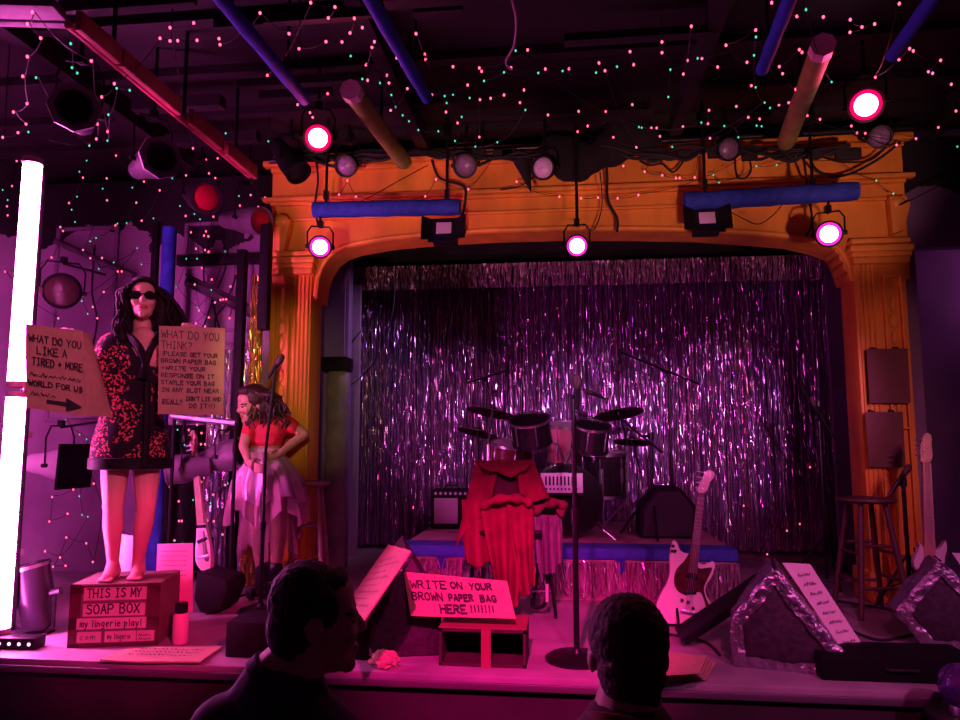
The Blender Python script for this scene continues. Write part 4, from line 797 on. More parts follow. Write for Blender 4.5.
# sign and divided carton in the middle
CYF = 3.86
p, q = P(439, 628, CYF), P(526, 628, CYF); t = thing('divided_carton', 'open dark cardboard box with two empty compartments at the middle of the stage edge', 'box', ((p.x+q.x)/2, CYF+.15, 0)); H = p.z; x0, x1 = p.x, q.x; xm = P(486, 640, CYF).x
m = MB(); th = .016
m.box(((x0+x1)/2, CYF+.15, H-th/2), (x1-x0, .30, th)); m.box(((x0+x1)/2, CYF+.15, th/2), (x1-x0, .30, th)); m.box((x0+th/2, CYF+.15, H/2), (th, .30, H)); m.box((x1-th/2, CYF+.15, H/2), (th, .30, H)); m.box(((x0+x1)/2, CYF+.295, H/2), (x1-x0, .01, H)); part('carton', m, mat('near_black_cardboard', (.06, .03, .028), .85, var=.3, scale=12), t)
m = MB(); m.box((xm, CYF+.14, H/2), (.03, .27, H-.02)); part('divider', m, MAT['near_black_cardboard'], t)
m = MB(); m.box(((x0+x1)/2, CYF+.15, H+.004), (x1-x0+.005, .30, .006)); m.box((xm, CYF-.004, H/2), (.05, .006, H)); part('tape', m, mat('red_brown_tape', (.30, .07, .08), .5), t)
pt = V(x0, CYF+.03, H+.012); nn = V(0, -1, .35)
placard('cardboard_sign', 'bright cardboard sign WRITE ON YOUR BROWN PAPER BAG HERE standing on the divided box', 'sign', cam4(((404, 572), (507, 581), (516, 619), (411, 616)), pt, nn), .006, card,
        [('WRITE', .05, .68, .18, .36), ('ON', .44, .70, .15, .12), ('YOUR', .62, .68, .15, .22), ('BROWN', .05, .40, .17, .30), ('PAPER', .40, .40, .15, .24), ('BAG', .70, .39, .15, .16), ('HERE', .30, .10, .19, .26), ('!!!!!!!', .58, .14, .15, .24)], pen=.0075)
# black box and glass ball at the right
p, q = P(822, 656, 3.82), P(962, 664, 3.82); t = thing('black_case', 'long black case lying at the right end of the stage edge', 'case', ((p.x+q.x)/2+.05, 3.98, 0))
m = MB(); m.box(((p.x+q.x)/2+.05, 3.98, p.z/2), (q.x-p.x+.1, .28, p.z), None, .012); part('case_body', m, mat('matt_black_case', (.006, .005, .007), .8, spec=.12), t)
m = MB(); m.tube([V(p.x+.3, 3.835, p.z*.55), V(p.x+.31, 3.815, p.z*.55), V(p.x+.44, 3.815, p.z*.55), V(p.x+.45, 3.835, p.z*.55)], .007, 8); part('handle', m, rubber, t)
c = P(962, 686, 3.5); r = .095
# the glass ball stands on a bar table of the audience at the right edge of the frame
t = thing('glass_globe', 'iridescent glass globe cut off by the right edge in front of the black case', 'globe', (c.x, c.y, c.z-r))
m = MB(); m.ell(c, r, n=32); part('globe', m, mat('iridescent_glass', (.22, .06, .26), .05, .2, var=.7, scale=14, c2=(.05, .03, .25), trans=.5), t)
m = MB(); m.lathe([(.05, -r-.03), (.055, -r-.02), (.05, -r+.012), (0, -r+.012)], Matrix.Translation(c), 24); part('base_ring', m, chrome, t)
m = MB(); m.lathe([(.25, FL), (.25, FL+.02), (.035, FL+.05), (.03, c.z-r-.07), (.26, c.z-r-.06), (.26, c.z-r-.03), (0, c.z-r-.03)], Matrix.Translation((c.x+.12, c.y, 0)), 32); solo('pedestal_table', m, blackm, 'black pedestal table holding the glass globe at the right edge', 'table')
# crumpled bags
def crumple(c, r, seed, label, mm):
    m = MB(); g = bmesh.ops.create_icosphere(m.bm, subdivisions=4, radius=1)
    for q in g['verts']:
        k = 1+.35*noise.noise(q.co*2.2+V(seed, 0, 0))+.16*noise.noise(q.co*6+V(0, seed, 0)); z = q.co.z*r[2]*k
        q.co = V(c.x+q.co.x*r[0]*k, c.y+q.co.y*r[1]*k, c.z+r[2]*.72+max(z, -r[2]*.7))
    return solo('crumpled_bag', m, mm, label, 'bag')
crumple(F(384, 668), (.075, .05, .05), 3, 'small crumpled paper bag at the foot of the left foil wedge', kraft)
b = F(690, 676); b.y += .06
c4 = [F(655, 655, .10), F(712, 662, .09), F(716, 672, .06), F(655, 684, .05)]
m = MB()
for k in range(4):
    z = .012+.022*k; c4 = [F(648+2*k, 661-3*k, z), F(716-3*k, 664-2*k, z), F(706-2*k, 680-2*k, z), F(648, 682-2*k, z)]
    m.sheet(lambda u, v: c4[0].lerp(c4[1], u).lerp(c4[3].lerp(c4[2], u), v)+V(0, 0, .006*noise.noise(V(u*4, v*4, k))), 10, 6, .010)
    m.box(tuple(sum(c4, V(0, 0, 0))/4-V(0, 0, .014)), (.10, .06, .026))
solo('paper_bag_stack', m, kraft, 'flattened stack of brown paper bags on the floor beside the second man', 'paper bags')
# ================================================================== CHAIR WITH THE RED COAT
KY = 5.05
def K(x, y, dy=0): return P(x, y, KY+dy)
base = K(505, 610); base.z = 0
t = thing('folding_chair', 'dark metal high chair hidden under a draped red coat in front of the drum riser', 'chair', base)
for (a, b, dy0, dy1) in (((478, 466), (470, 600), .14, .12), ((538, 466), (556, 613), .14, -.12), ((482, 530), (484, 606), -.1, -.18), ((545, 520), (533, 600), -.05, .25)):
    e = K(b[0], b[1], dy1); e.z = .0; m = MB(); m.tube([K(*a, dy0), e], .012, 8); part('leg', m, blackm, t)
z = K(500, 530).z; m = MB(); m.box((K(512, 530).x, KY, z), (.42, .36, .03), None, .01); part('seat', m, blackp, t)
m = MB(); m.tube([K(476, 468, .14), K(508, 463, .16), K(540, 468, .14)], .016, 8); m.box((K(508, 485).x, KY+.15, K(508, 485).z), (.40, .02, .16), None, .008); part('backrest', m, blackp, t)
m = MB(); m.cyl(K(530, 591, -.02), K(553, 591, -.06), .008, n=8); part('stretcher', m, chrome, t)
m = MB(); m.cyl(K(547, 584, -.11), K(547, 602, -.115), .011, n=10); part('white_foot_tip', m, paper, t, 'white sleeve on one leg')
t = thing('red_coat', 'bright red coat thrown over the high chair', 'coat', base+V(0, 0, .3))
def drape(tl, tr, br, bl, folds, amp, dy=(0, 0), ph=0.0, bulge=0.0, nu=40, nv=30, hem=.02):
    """a hanging cloth: corners in the photo, folds growing towards the hem, thickness of wool"""
    TL, TR, BR, BL = K(*tl, dy[0]), K(*tr, dy[0]), K(*br, dy[1]), K(*bl, dy[1])
    def fn(u, v):
        p = TL.lerp(TR, u).lerp(BL.lerp(BR, u), v)
        a = amp*(.25+.75*v)
        return p+V(.3*a*math.cos(folds*6.28*u+ph), -a*math.sin(folds*6.28*u+ph+1.2*v)-bulge*math.sin(math.pi*v), hem*math.sin(u*7+ph)*v+.006*noise.noise(V(u*6, v*6, ph)))
    m = MB(); m.sheet(fn, nu, nv, .012); return m
body_m = drape((476, 462), (534, 462), (546, 524), (459, 546), 2.2, .020, (-.02, -.22), .4, .03)
# open neck: the coat's collar folds round a dark lining
m = drape((476, 462), (500, 463), (492, 500), (457, 546), 1.2, .02, (.06, -.16), .2, .02); part('left_panel', m, redcloth, t)
m = drape((516, 463), (534, 462), (549, 502), (520, 497), 1.0, .018, (.06, -.16), 1.5, .02); part('right_panel', m, redcloth, t)
m = drape((474, 462), (535, 462), (526, 474), (490, 474), 1.4, .012, (.09, -.10), .9, .02); part('collar', m, redcloth, t)
m = drape((490, 466), (528, 466), (534, 512), (484, 512), 1.0, .01, (.02, -.08), .2, 0); part('lining', m, mat('dark_coat_lining', (.05, .008, .012), .7), t, 'dark inner lining')
m = drape((480, 500), (532, 501), (520, 604), (498, 606), 2.5, .040, (-.17, -.24), .8, .02, 60, 40); part('front_panel', m, redcloth, t)
m = drape((506, 502), (533, 504), (534, 586), (521, 596), 1.6, .035, (-.20, -.28), 2.0, .02); part('hanging_sleeve', m, redcloth, t)
m = drape((462, 500), (492, 502), (500, 565), (466, 562), 1.8, .03, (-.12, -.15), 2.6, .02); part('coat_tail', m, redcloth, t)
pp = [K(482, 506, -.2), K(500, 499, -.25), K(520, 499, -.25), K(532, 504, -.22)]; m = MB(); m.tube(smooth(pp, 6), [.028+.008*math.sin(i*1.3) for i in range(19)], 12); part('rolled_edge', m, redcloth, t)
t = thing('grey_shirt', 'striped grey shirt hanging from the right side of the high chair', 'shirt', K(550, 590, -.1))
m = drape((533, 515), (561, 515), (562, 560), (540, 582), 3.5, .02, (-.08, -.1), .3, .01, 60, 24); part('body', m, mat('grey_striped_cloth', (.26, .19, .23), .85, var=.6, scale=26, stretch=(3, 3, .1)), t)
pp = [K(533, 512, -.1), K(546, 505, -.12), K(558, 502, -.12), K(564, 508, -.11), K(559, 514, -.1)]; m = MB(); m.tube(smooth(pp, 6), [.026+.010*math.sin(i*.9) for i in range(25)], 12); part('dark_sleeve', m, mat('maroon_cloth', (.20, .03, .05), .85, bump=.2), t, 'maroon rolled sleeve')
m = MB(); m.tube(smooth([K(546, 560, -.05), K(548, 590, -.05), K(543, 606, -.04), K(533, 606, -.03), K(533, 598, -.03)], 6), .014, 8); solo('walking_cane', m, blackp, 'black hooked cane hanging upside down below the grey shirt', 'cane')
# paper squares hung on the right column
for k, (a, b, lab) in enumerate((((866, 349), (911, 403), 'upper dark paper square pinned on the right column'), ((865, 412), (906, 467), 'lower dark paper square pinned on the right column'))):
    Y = PY-.10; p, q = P(*a, Y), P(*b, Y); t = thing('paper_square', lab, 'paper', ((p.x+q.x)/2, Y, q.z)); m = MB()
    m.sheet(lambda u, v: V(p.x+(q.x-p.x)*u, Y-.006*math.sin(3*u+2*v), p.z+(q.z-p.z)*v), 8, 8, .004); part('sheet', m, mat('dark_kraft', (.15, .06, .055), .85, var=.15), t)
    for x in (.2, .75): m = MB(); m.cyl((p.x+(q.x-p.x)*x, Y-.005, p.z), (p.x+(q.x-p.x)*x, PY-.03, p.z+.012), .012, n=8); part('pin', m, blackp, t)
# ================================================================== PEOPLE
def remesh(mb, voxel, it=4, fac=.5):
    me = bpy.data.meshes.new('t'); mb.bm.to_mesh(me); mb.bm.free(); o = bpy.data.objects.new('t', me); col.objects.link(o)
    r = o.modifiers.new('r', 'REMESH'); r.mode = 'VOXEL'; r.voxel_size = voxel
    s = o.modifiers.new('s', 'SMOOTH'); s.iterations = it; s.factor = fac
    bpy.context.view_layer.update(); dg = bpy.context.evaluated_depsgraph_get()
    out = bpy.data.meshes.new_from_object(o.evaluated_get(dg)); bpy.data.objects.remove(o); bpy.data.meshes.remove(me); return out
def head_geo(m, M, s=1.0, neck=True):
    """face looks along local -Y, chin at z=0, crown at .235"""
    S = M @ Matrix.Diagonal((s, s, s, 1))
    E = lambda c, r: m.ell(c, r, S, 18)
    E((0, .018, .145), (.074, .092, .089)); E((0, -.030, .100), (.064, .060, .080)); E((0, -.036, .045), (.050, .050, .042)); E((0, -.070, .017), (.022, .022, .019))
    for a in (-1, 1): E((a*.036, -.066, .088), (.024, .022, .024)); E((a*.074, .018, .112), (.011, .020, .031)); E((a*.033, -.077, .134), (.028, .012, .010)); E((a*.010, -.100, .090), (.010, .010, .008))
    m.cap(S @ V(0, -.084, .128), S @ V(0, -.106, .094), .008*s, .0125*s); E((0, -.077, .145), (.03, .012, .014)); E((0, -.030, .165), (.060, .054, .052))
    E((0, -.086, .058), (.024, .013, .0075)); E((0, -.083, .046), (.021, .014, .008))
    for a in (-1, 1): E((a*.031, -.073, .117), (.0135, .0115, .010))
def paint(me, M, s, rules, mats):
    """material by place on the head: lips, eyes, brows"""
    for q in mats: me.materials.append(q)
    Mi = (M @ Matrix.Diagonal((s, s, s, 1))).inverted()
    for f in me.polygons:
        p = Mi @ f.center
        for k, fn in rules:
            if fn(p): f.material_index = k
FACE = [(1, lambda p: p.y < -.080 and abs(p.x) < .024 and .040 < p.z < .0635 and abs(p.x)*.28+abs(p.z-.052) < .0125),
        (2, lambda p: p.y < -.060 and ((abs(p.x)-.031)/.014)**2+((p.z-.117)/.0065)**2 < 1),
        (3, lambda p: p.y < -.055 and ((abs(p.x)-.033)/.022)**2+((p.z-.1375+abs(abs(p.x)-.033)*.15)/.0048)**2 < 1)]
eye_m = mat('dark_eye', (.03, .015, .012), .15)
def hand(m, wpt, d, s, n, curl=(35, 55, 40), k=1.0, spread=1.0):
    d, s, n = Vector(d).normalized(), Vector(s).normalized(), Vector(n).normalized(); wpt = Vector(wpt)
    m.ell(wpt, .024*k, n=12)
    for off, L in ((.030, .070), (.010, .078), (-.010, .073), (-.029, .057)):
        kn = wpt+d*.086*k+s*off*k*spread; m.cap(wpt+d*.012*k+s*off*.6*k, kn, .0135*k, .0115*k, 10)
        p, a, r = kn, 0, .0092*k
        for j, f in enumerate((.45, .31, .24)):
            a += R(curl[j]); q = p+(d*math.cos(a)+n*math.sin(a))*L*f*k; m.cap(p, q, r, r*.9, 10); p, r = q, r*.9
    a = wpt+d*.02*k+s*.022*k; b = wpt+d*.050*k+s*.048*k+n*.018*k; c = wpt+d*.075*k+s*.046*k+n*.040*k; m.cap(a, b, .013*k, .0105*k, 10); m.cap(b, c, .0105*k, .0085*k, 10)
def foot(m, ankle, heel, toe, r=.034):
    a, h, t = Vector(ankle), Vector(heel), Vector(toe); m.cap(a, h+V(0, 0, r*.85), r*1.0, r*.95)
    mid = h.lerp(t, .55); m.cap(h+V(0, 0, r*.8), mid+V(0, 0, r*.80), r*.9, r*1.0); m.cap(mid+V(0, 0, r*.78), h.lerp(t, .82)+V(0, 0, r*.55), r*1.0, r*.75); m.cap(a, mid+V(0, 0, r), r*.95, r*.85)
    d = (t-h).normalized(); s = d.cross(V(0, 0, 1))
    for i in range(5): o_ = (i-2)*.0155; e = h.lerp(t, .80)+s*o_*1.05+V(0, 0, .013); L = .036-.003*abs(i-1); m.cap(e, e+d*L+V(0, 0, -.003), .0115 if i != 0 else .0135, .0095, 8)
class Person:
    def __init__(s, base, px0):
        s.base = Vector(base); v = Vector((base[0], base[1], 0)); s.away = v.normalized(); s.right = V(s.away.y, -s.away.x, 0)
    def J(s, px, py, toward=0.0):
        """the body point seen at this pixel, on the upright plane through the person, moved toward the house"""
        return PL(px, py, s.base, s.away)-s.away*toward
    def face(s, p, yaw=0, pitch=0, roll=0):
        """head frame: yaw 0 looks at the house; + turns to picture right"""
        B = frame(p, s.right, s.away); return B @ Matrix.Rotation(R(yaw), 4, 'Z') @ Matrix.Rotation(R(pitch), 4, 'X') @ Matrix.Rotation(R(roll), 4, 'Y')
def hair_lock(m, pts, r, wav=.012, k=6, ph=0.0, n=7):
    q = smooth(pts, k); N = len(q); out = []
    for i, p in enumerate(q): out.append(p+V(math.sin(i*.9+ph), math.cos(i*.7+ph*1.7), 0)*wav*min(1, i/4))
    m.tube(out, [r*(1-.55*(i/(N-1))**2) for i in range(N)], n)
floral = mat('floral_kimono', (.02, .012, .02), .75, spec=.12)
nt = floral.node_tree; b_ = nt.nodes['Principled BSDF']; tc = nt.nodes.new('ShaderNodeTexCoord')
n1 = nt.nodes.new('ShaderNodeTexNoise'); n1.inputs['Scale'].default_value = 8; n1.inputs['Detail'].default_value = 1
v1 = nt.nodes.new('ShaderNodeTexVoronoi'); v1.inputs['Scale'].default_value = 90
n2 = nt.nodes.new('ShaderNodeTexNoise'); n2.inputs['Scale'].default_value = 62; n2.inputs['Detail'].default_value = 3
for q in (n1, v1, n2): nt.links.new(tc.outputs['Object'], q.inputs['Vector'])
def mth(op, a, b):
    x = nt.nodes.new('ShaderNodeMath'); x.operation = op
    for i, q in enumerate((a, b)):
        if isinstance(q, (int, float)): x.inputs[i].default_value = q
        else: nt.links.new(q, x.inputs[i])
    return x.outputs[0]
msk = mth('MULTIPLY', mth('GREATER_THAN', n1.outputs['Fac'], .46), mth('GREATER_THAN', mth('ADD', n2.outputs['Fac'], mth('MULTIPLY', v1.outputs['Distance'], -.30)), .40))
mx = nt.nodes.new('ShaderNodeMix'); mx.data_type = 'RGBA'; nt.links.new(msk, mx.inputs['Factor']); mx.inputs['A'].default_value = (.016, .010, .018, 1)
rp = nt.nodes.new('ShaderNodeValToRGB'); rp.color_ramp.elements[0].color = (.50, .025, .05, 1); rp.color_ramp.elements[1].color = (.62, .13, .14, 1); nt.links.new(n2.outputs['Fac'], rp.inputs[0]); rp.color_ramp.elements[0].position = .4; rp.color_ramp.elements[1].position = .62
nt.links.new(rp.outputs[0], mx.inputs['B']); nt.links.new(mx.outputs['Result'], b_.inputs['Base Color'])
# ---------------------------------------------------------------- the woman on the soap box
bw = F(122, 577, BZ+.002); W1 = Person(bw, 122); J = W1.J
t = thing('person', 'barefoot person in black floral kimono and sunglasses standing on the box, holding up two signs', 'person', bw)
m = MB(); zb_ = BZ+.002
hp = W1.face(J(143, 322, .05), -4, -9, -2); head_geo(m, hp, 1.12)
m.cap(J(142, 333, -.01), J(143, 314, .0), .055, .052)                                     # neck
m.ell(J(138, 358, .0), (.17, .12, .16)); m.ell(J(134, 395, 0), (.13, .105, .16)); m.ell(J(131, 432, 0), (.165, .125, .15)); m.cap(J(112, 345), J(166, 345), .065)
m.ell(J(143, 338, .055), (.075, .05, .06))                                                 # chest in the neckline
for hip, kn, an, heel, toe in (((116, 450), (113, 508), (113, 561), (115, 575, -.03), (104, 578, .16)), ((147, 450), (146, 508), (138, 560), (140, 574, -.03), (133, 578, .17))):
    h, k, a = J(*hip), J(*kn, .02), J(*an, -.01); a.z = zb_+.085; cf = k.lerp(a, .32)-W1.away*-.012
    m.cap(h, h.lerp(k, .5), .086, .076); m.cap(h.lerp(k, .5), k, .076, .056); m.cap(k, cf, .055, .058); m.cap(cf, k.lerp(a, .7), .058, .042); m.cap(k.lerp(a, .7), a, .042, .033)
    he, to = J(*heel), J(*toe); he.z = to.z = zb_; foot(m, a, he, to, .036)
# arms: both bent, hands hooked over the tops of the signs
aw = -W1.away; up = V(0, 0, 1)
for sh, el, wr, sd in (((108, 347, 0), (94, 392, .04), (83, 346, .20), 1), ((168, 347, 0), (181, 392, .05), (184, 345, .20), -1)):
    S_, E_, W_ = J(*sh), J(*el), J(*wr); m.cap(S_, E_, .054, .043); m.cap(E_, E_.lerp(W_, .4), .043, .040); m.cap(E_.lerp(W_, .4), W_, .040, .027)
    d = (up*(.62 if sd > 0 else .95)+aw*.25+W1.right*(-.75 if sd > 0 else .05)).normalized(); hand(m, W_, d, W1.right*(1 if sd > 0 else -1), aw, (58, 62, 40), 1.0)
me = remesh(m, .0062, 4); paint(me, hp, 1.12, FACE, [skin, lip, eye_m, hairm]); part('body', me, None, t)
# kimono: rings down the body, wide sleeves, crossed collar
m = MB()
prof = [((142, 337, -.015), .11, .075), ((139, 347, 0), .205, .10), ((138, 362, 0), .195, .135), ((136, 382, 0), .165, .128), ((134, 400, 0), .152, .122), ((132, 420, 0), .185, .145), ((131, 440, 0), .215, .16), ((131, 455, 0), .225, .165), ((131, 468, 0), .228, .168)]
rings = []
for (px, py, dy), rx, ry in prof:
    c = J(px, py, dy); rings.append([m.bm.verts.new(c+W1.right*rx*math.cos(a)+W1.away*ry*math.sin(a)*(1+.03*math.sin(6*a))) for a in [2*math.pi*k/40 for k in range(40)]])
for A_, B_ in zip(rings, rings[1:]):
    for k in range(40): m.bm.faces.new((A_[k], A_[(k+1) % 40], B_[(k+1) % 40], B_[k]))
m.bm.faces.new(rings[0]); m.bm.faces.new(rings[-1][::-1])
for sh, el, cu, dr in (((112, 346, 0), (95, 390, .04), (86, 362, .12), (97, 408, .06)), ((164, 346, 0), (180, 390, .05), (183, 362, .12), (180, 408, .06))):
    S_, E_, C_, D_ = J(*sh), J(*el), J(*cu), J(*dr); m.cap(S_, E_, .085, .075); m.cap(E_, C_, .075, .065); m.cap(E_, D_, .072, .045); m.cap(C_, D_, .055, .045)
me = remesh(m, .011, 5); part('kimono', me, floral, t)
m = MB(); blk = mat('black_satin_band', (.010, .008, .010), .6, spec=.15)
for p0, p1, p2 in (((126, 334, .06), (140, 352, .155), (150, 384, .15)), ((161, 334, .05), (150, 352, .155), (141, 380, .15))):
    q = smooth([J(*p0), J(*p1), J(*p2)], 8); m.tube(q, .022, 8)
q = smooth([J(147, 384, .14), J(146, 430, .165), J(144, 466, .172)], 8); m.tube(q, .022, 8); part('collar_band', m, blk, t)
m = MB(); c = J(133, 401, 0); m.lathe([(.155, -.045), (.166, -.04), (.166, .04), (.155, .045)], frame(c, W1.right, W1.away) @ Matrix.Diagonal((1, .82, 1, 1)), 36); part('sash', m, floral, t)
m = MB(); c = J(131, 463, 0); m.lathe([(.229, -.035), (.236, -.032), (.236, .03), (.228, .035)], frame(c, W1.right, W1.away) @ Matrix.Diagonal((1, .76, 1, 1)), 40); part('hem_band', m, blk, t)
# sunglasses
S = hp @ Matrix.Diagonal((1.12, 1.12, 1.12, 1)); m = MB()
for a in (-1, 1):
    ring = [(math.cos(x)*.031, math.sin(x)*.025-.003*math.cos(2*x)) for x in [i*math.pi/10 for i in range(20)]]
    m.prism(ring, .006, S @ Matrix.Translation((a*.034, -.094+.004, .116)) @ Matrix.Rotation(R(90), 4, 'X') @ Matrix.Rotation(R(a*10), 4, 'Y'), .0015)
m.cyl(S @ V(-.01, -.098, .124), S @ V(.01, -.098, .124), .004, n=8)
for a in (-1, 1): m.tube([S @ V(a*.064, -.088, .124), S @ V(a*.078, -.03, .122), S @ V(a*.080, .03, .116)], .0035, 8)
part('sunglasses', m, mat('dark_glasses', (.012, .008, .012), .08), t)
# long wavy hair
m = MB(); m.ell((0, .028, .160), (.090, .092, .092), S, 22); m.ell((0, .050, .10), (.095, .066, .11), S, 20); m.ell((0, -.030, .222), (.062, .048, .026), S, 18); m.ell((.09, .03, .07), (.05, .06, .14), S, 18); m.ell((-.085, .03, .08), (.035, .05, .12), S, 18)
mm_ = MB()
me = remesh(m, .008, 3); hr = part('hair', me, hairm, t)
m = MB(); rnd = random.Random(4)
for i in range(230):
    a = rnd.uniform(-1, 1); side = 1 if a > 0 else -1; aa = rnd.uniform(.15, 1)
    top = S @ V(side*.055*aa, rnd.uniform(-.070, .09), .232-.035*aa); wx = .092+.03*rnd.random()
    p1 = S @ V(side*(wx), rnd.uniform(-.055, .08), .15); out = rnd.uniform(.10, .21) if side > 0 else rnd.uniform(.075, .125)
    p2 = S @ V(side*out, rnd.uniform(-.03, .09), .04); p3 = S @ V(side*(out+rnd.uniform(-.02, .03)), rnd.uniform(-.02, .10), -.05-rnd.random()*.05)
    p4 = S @ V(side*(out+rnd.uniform(-.05, .02)), rnd.uniform(-.03, .09), -.12-rnd.random()*(.06))
    hair_lock(m, [top, p1, p2, p3, p4], rnd.uniform(.008, .014), .010, 5, rnd.random()*6)
part('long_locks', m, hairm, hr, fix=False)
# cardboard sign in the hand on the right of the picture
nn = aw+V(0, 0, .03)
pt = J(190, 370, .27)
placard('cardboard_sign', 'cardboard sign WHAT DO YOU THINK held in the hand nearer the stage centre', 'sign', cam4(((159, 326), (225, 328), (223, 415), (158, 414)), pt, nn), .005, card,
        [('WHAT DO YOU', .04, .855, .085, .90), ('THINK?', .04, .735, .085, .48), ('(PLEASE GET YOUR', .05, .655, .045, .86), ('BROWN PAPER BAG', .04, .575, .045, .84), ('+WRITE YOUR', .04, .495, .042, .68), ('RESPONSE ON IT', .04, .412, .045, .82), ('STAPLE YOUR BAG', .04, .332, .045, .82), ('IN ANY SLOT NEAR', .05, .250, .045, .88), ('(REALLY', .05, .115, .050, .32), ("DON'T LIE AND", .42, .155, .045, .54), ('DO IT!!)', .46, .075, .045, .40)], pen=.0042)
# paper bag sign held on the left of the picture
t = thing('paper_bag_sign', 'brown paper bag with handwriting and an arrow held beside the light tube', 'bag', J(58, 412, .25))
pt = J(58, 370, .27); n2_ = (aw-W1.right*.18).normalized(); c4 = cam4(((26, 324), (82, 331), (86, 416), (26, 408)), pt, n2_)
BL_ = c4[3]; m = MB(); TLc, TRc, BRc, BLc = c4
m.sheet(lambda u, v: TLc.lerp(TRc, u).lerp(BLc.lerp(BRc, u), v)+n2_*(.006*math.sin(u*8+v*5)+.004*noise.noise(V(u*5, v*5, 1))), 16, 16, .004); part('front_panel', m, kraft, t)
g0 = cam4(((82, 331), (104, 404)), J(96, 370, .17), aw); s1 = cam4(((82, 331), (88, 330), (105, 402), (86, 416)), J(92, 370, .22), aw)
m = MB(); q0, q1, q2, q3 = TRc, TRc-n2_*.10+W1.right*.015, BRc-n2_*.13+W1.right*.105, BRc
m.sheet(lambda u, v: q0.lerp(q1, u).lerp(q3.lerp(q2, u), v)+W1.right*(.025*math.sin(math.pi*u)*math.sin(math.pi*v)), 10, 14, .004); part('side_gusset', m, kraft, t)
m = MB(); r0, r1 = TLc-n2_*.11, BLc-n2_*.13; m.sheet(lambda u, v: r0.lerp(q1, u).lerp(r1.lerp(q2, u), v), 10, 10, .004); part('back_panel', m, kraft, t)
n3 = (TRc-TLc).cross(TLc-BLc).normalized(); M = skew(BLc+n3*.012, BRc-BLc, TLc-BLc); W_, H_ = (BRc-BLc).length, (TLc-BLc).length
m = MB()
for tx, x, y, h, wd in (('WHAT DO YOU', .06, .80, .085, .90), ('LIKE A', .20, .665, .09, .52), ('TIRED + MORE', .12, .53, .085, .86), ('WORLD FOR US', .06, .28, .06, .92)): m = MB(); write(m, tx, M, x*W_, y*H_, h*H_, wd*W_, .0055, z=.004); part('lettering', m, ink, t, fix=False)
for x, y, wd in ((.08, .40, .86), (.10, .17, .40)): m = MB(); scribble(m, M, x*W_, y*H_, .045*H_, wd*W_, .004, z=.004); part('lettering', m, ink, t, fix=False)
m = MB()
for a, b in (((.38, .11), (.72, .11)),): ribbon(m, [(a[0]*W_, a[1]*H_), (b[0]*W_, b[1]*H_)], .022, M, .004)
q = [M @ V(x*W_, y*H_, .004) for x, y in ((.68, .03), (.95, .10), (.68, .185))]; m.bm.faces.new([m.bm.verts.new(p) for p in q]); part('drawn_arrow', m, ink, t, fix=False)
# ---------------------------------------------------------------- the woman in the tutu
b2_ = P(270, 590, 5.42); b2_.z = 0; W2 = Person(b2_, 270); J = W2.J
t = thing('person', 'person with long curly hair in red top and pink tutu, hand on hip', 'person', b2_)
m = MB(); hp = W2.face(J(254, 421, .05), -58, 14, 0); head_geo(m, hp, 1.08)
m.cap(J(268, 420), J(259, 410, .02), .052, .05)
m.ell(J(268, 428), (.15, .11, .11)); m.ell(J(266, 444), (.125, .10, .13)); m.ell(J(265, 468), (.16, .125, .13)); m.cap(J(252, 423, -.06), J(284, 420, .04), .06)
for hip, kn, an, hx in (((255, 472), (258, 525), (263, 577), (260, 590)), ((277, 472), (279, 525), (275, 577), (274, 590))):
    h, k, a = J(*hip), J(*kn, .03), J(*an); a.z = .09; m.cap(h, k, .085, .058); m.cap(k, k.lerp(a, .35), .056, .057); m.cap(k.lerp(a, .35), a, .057, .036)
    he = J(*hx, -.04); he.z = 0; foot(m, a, he, V(*(he-W2.right*.09+aw*.20).xy, 0), .036)
aw2 = -W2.away
S_, E_, H_2 = J(286, 421, .05), J(304, 434, .06), J(281, 452, .13); m.cap(S_, E_, .05, .040); m.cap(E_, H_2, .04, .027); hand(m, H_2, (J(268, 455, .15)-H_2), up, aw2*.4-up*.5, (20, 35, 30))
S_, E_, H_2 = J(250, 424, .03), J(244, 446, .10), J(250, 462, .22); m.cap(S_, E_, .048, .038); m.cap(E_, H_2, .038, .026); hand(m, H_2, (J(256, 466, .28)-H_2), up, W2.right, (40, 50, 40))
me = remesh(m, .0075, 4); paint(me, hp, 1.08, FACE, [skin2, lip, eye_m, hairm]); part('body', me, None, t)
m = MB(); m.ell(J(268, 429), (.163, .122, .112)); m.ell(J(266, 441), (.138, .112, .085)); m.cap(J(254, 423, -.05), J(283, 421, .04), .068); m.cap(J(283, 421, .05), J(293, 427, .055), .064, .056); m.cap(J(252, 424, .03), J(248, 434, .06), .058, .052)
me = remesh(m, .010, 4); part('red_top', me, mat('crimson_jersey', (.62, .010, .05), .6, var=.2, scale=10), t)
def tutu(py0, py1, r0, r1, nf, amp, mm, nm, xo=0, ragged=0.0):
    c0, c1 = J(265, py0), J(268+xo, py1); n = nf*6; m = MB(); rings = []
    for j in range(9):
        v = j/8; c = c0.lerp(c1, v); rr = r0+(r1-r0)*math.sin(v*math.pi/2)**.9; ring = []
        for k in range(n):
            a = 2*math.pi*k/n; f = 1+amp*v*math.sin(nf*a+.6*math.sin(3*a)); z = ragged*v*math.sin(a*5+1)+.01*v*math.sin(nf*a)
            ring.append(m.bm.verts.new(c+W2.right*rr*f*math.cos(a)+W2.away*rr*.85*f*math.sin(a)+V(0, 0, z)))
        rings.append(ring)
    for A_, B_ in zip(rings, rings[1:]):
        for k in range(n): m.bm.faces.new((A_[k], A_[(k+1) % n], B_[(k+1) % n], B_[k]))
    return part(nm, m, mm, t)
pinkt = mat('iridescent_pink_skirt', (.85, .55, .72), .32, .25, var=.25, scale=9)
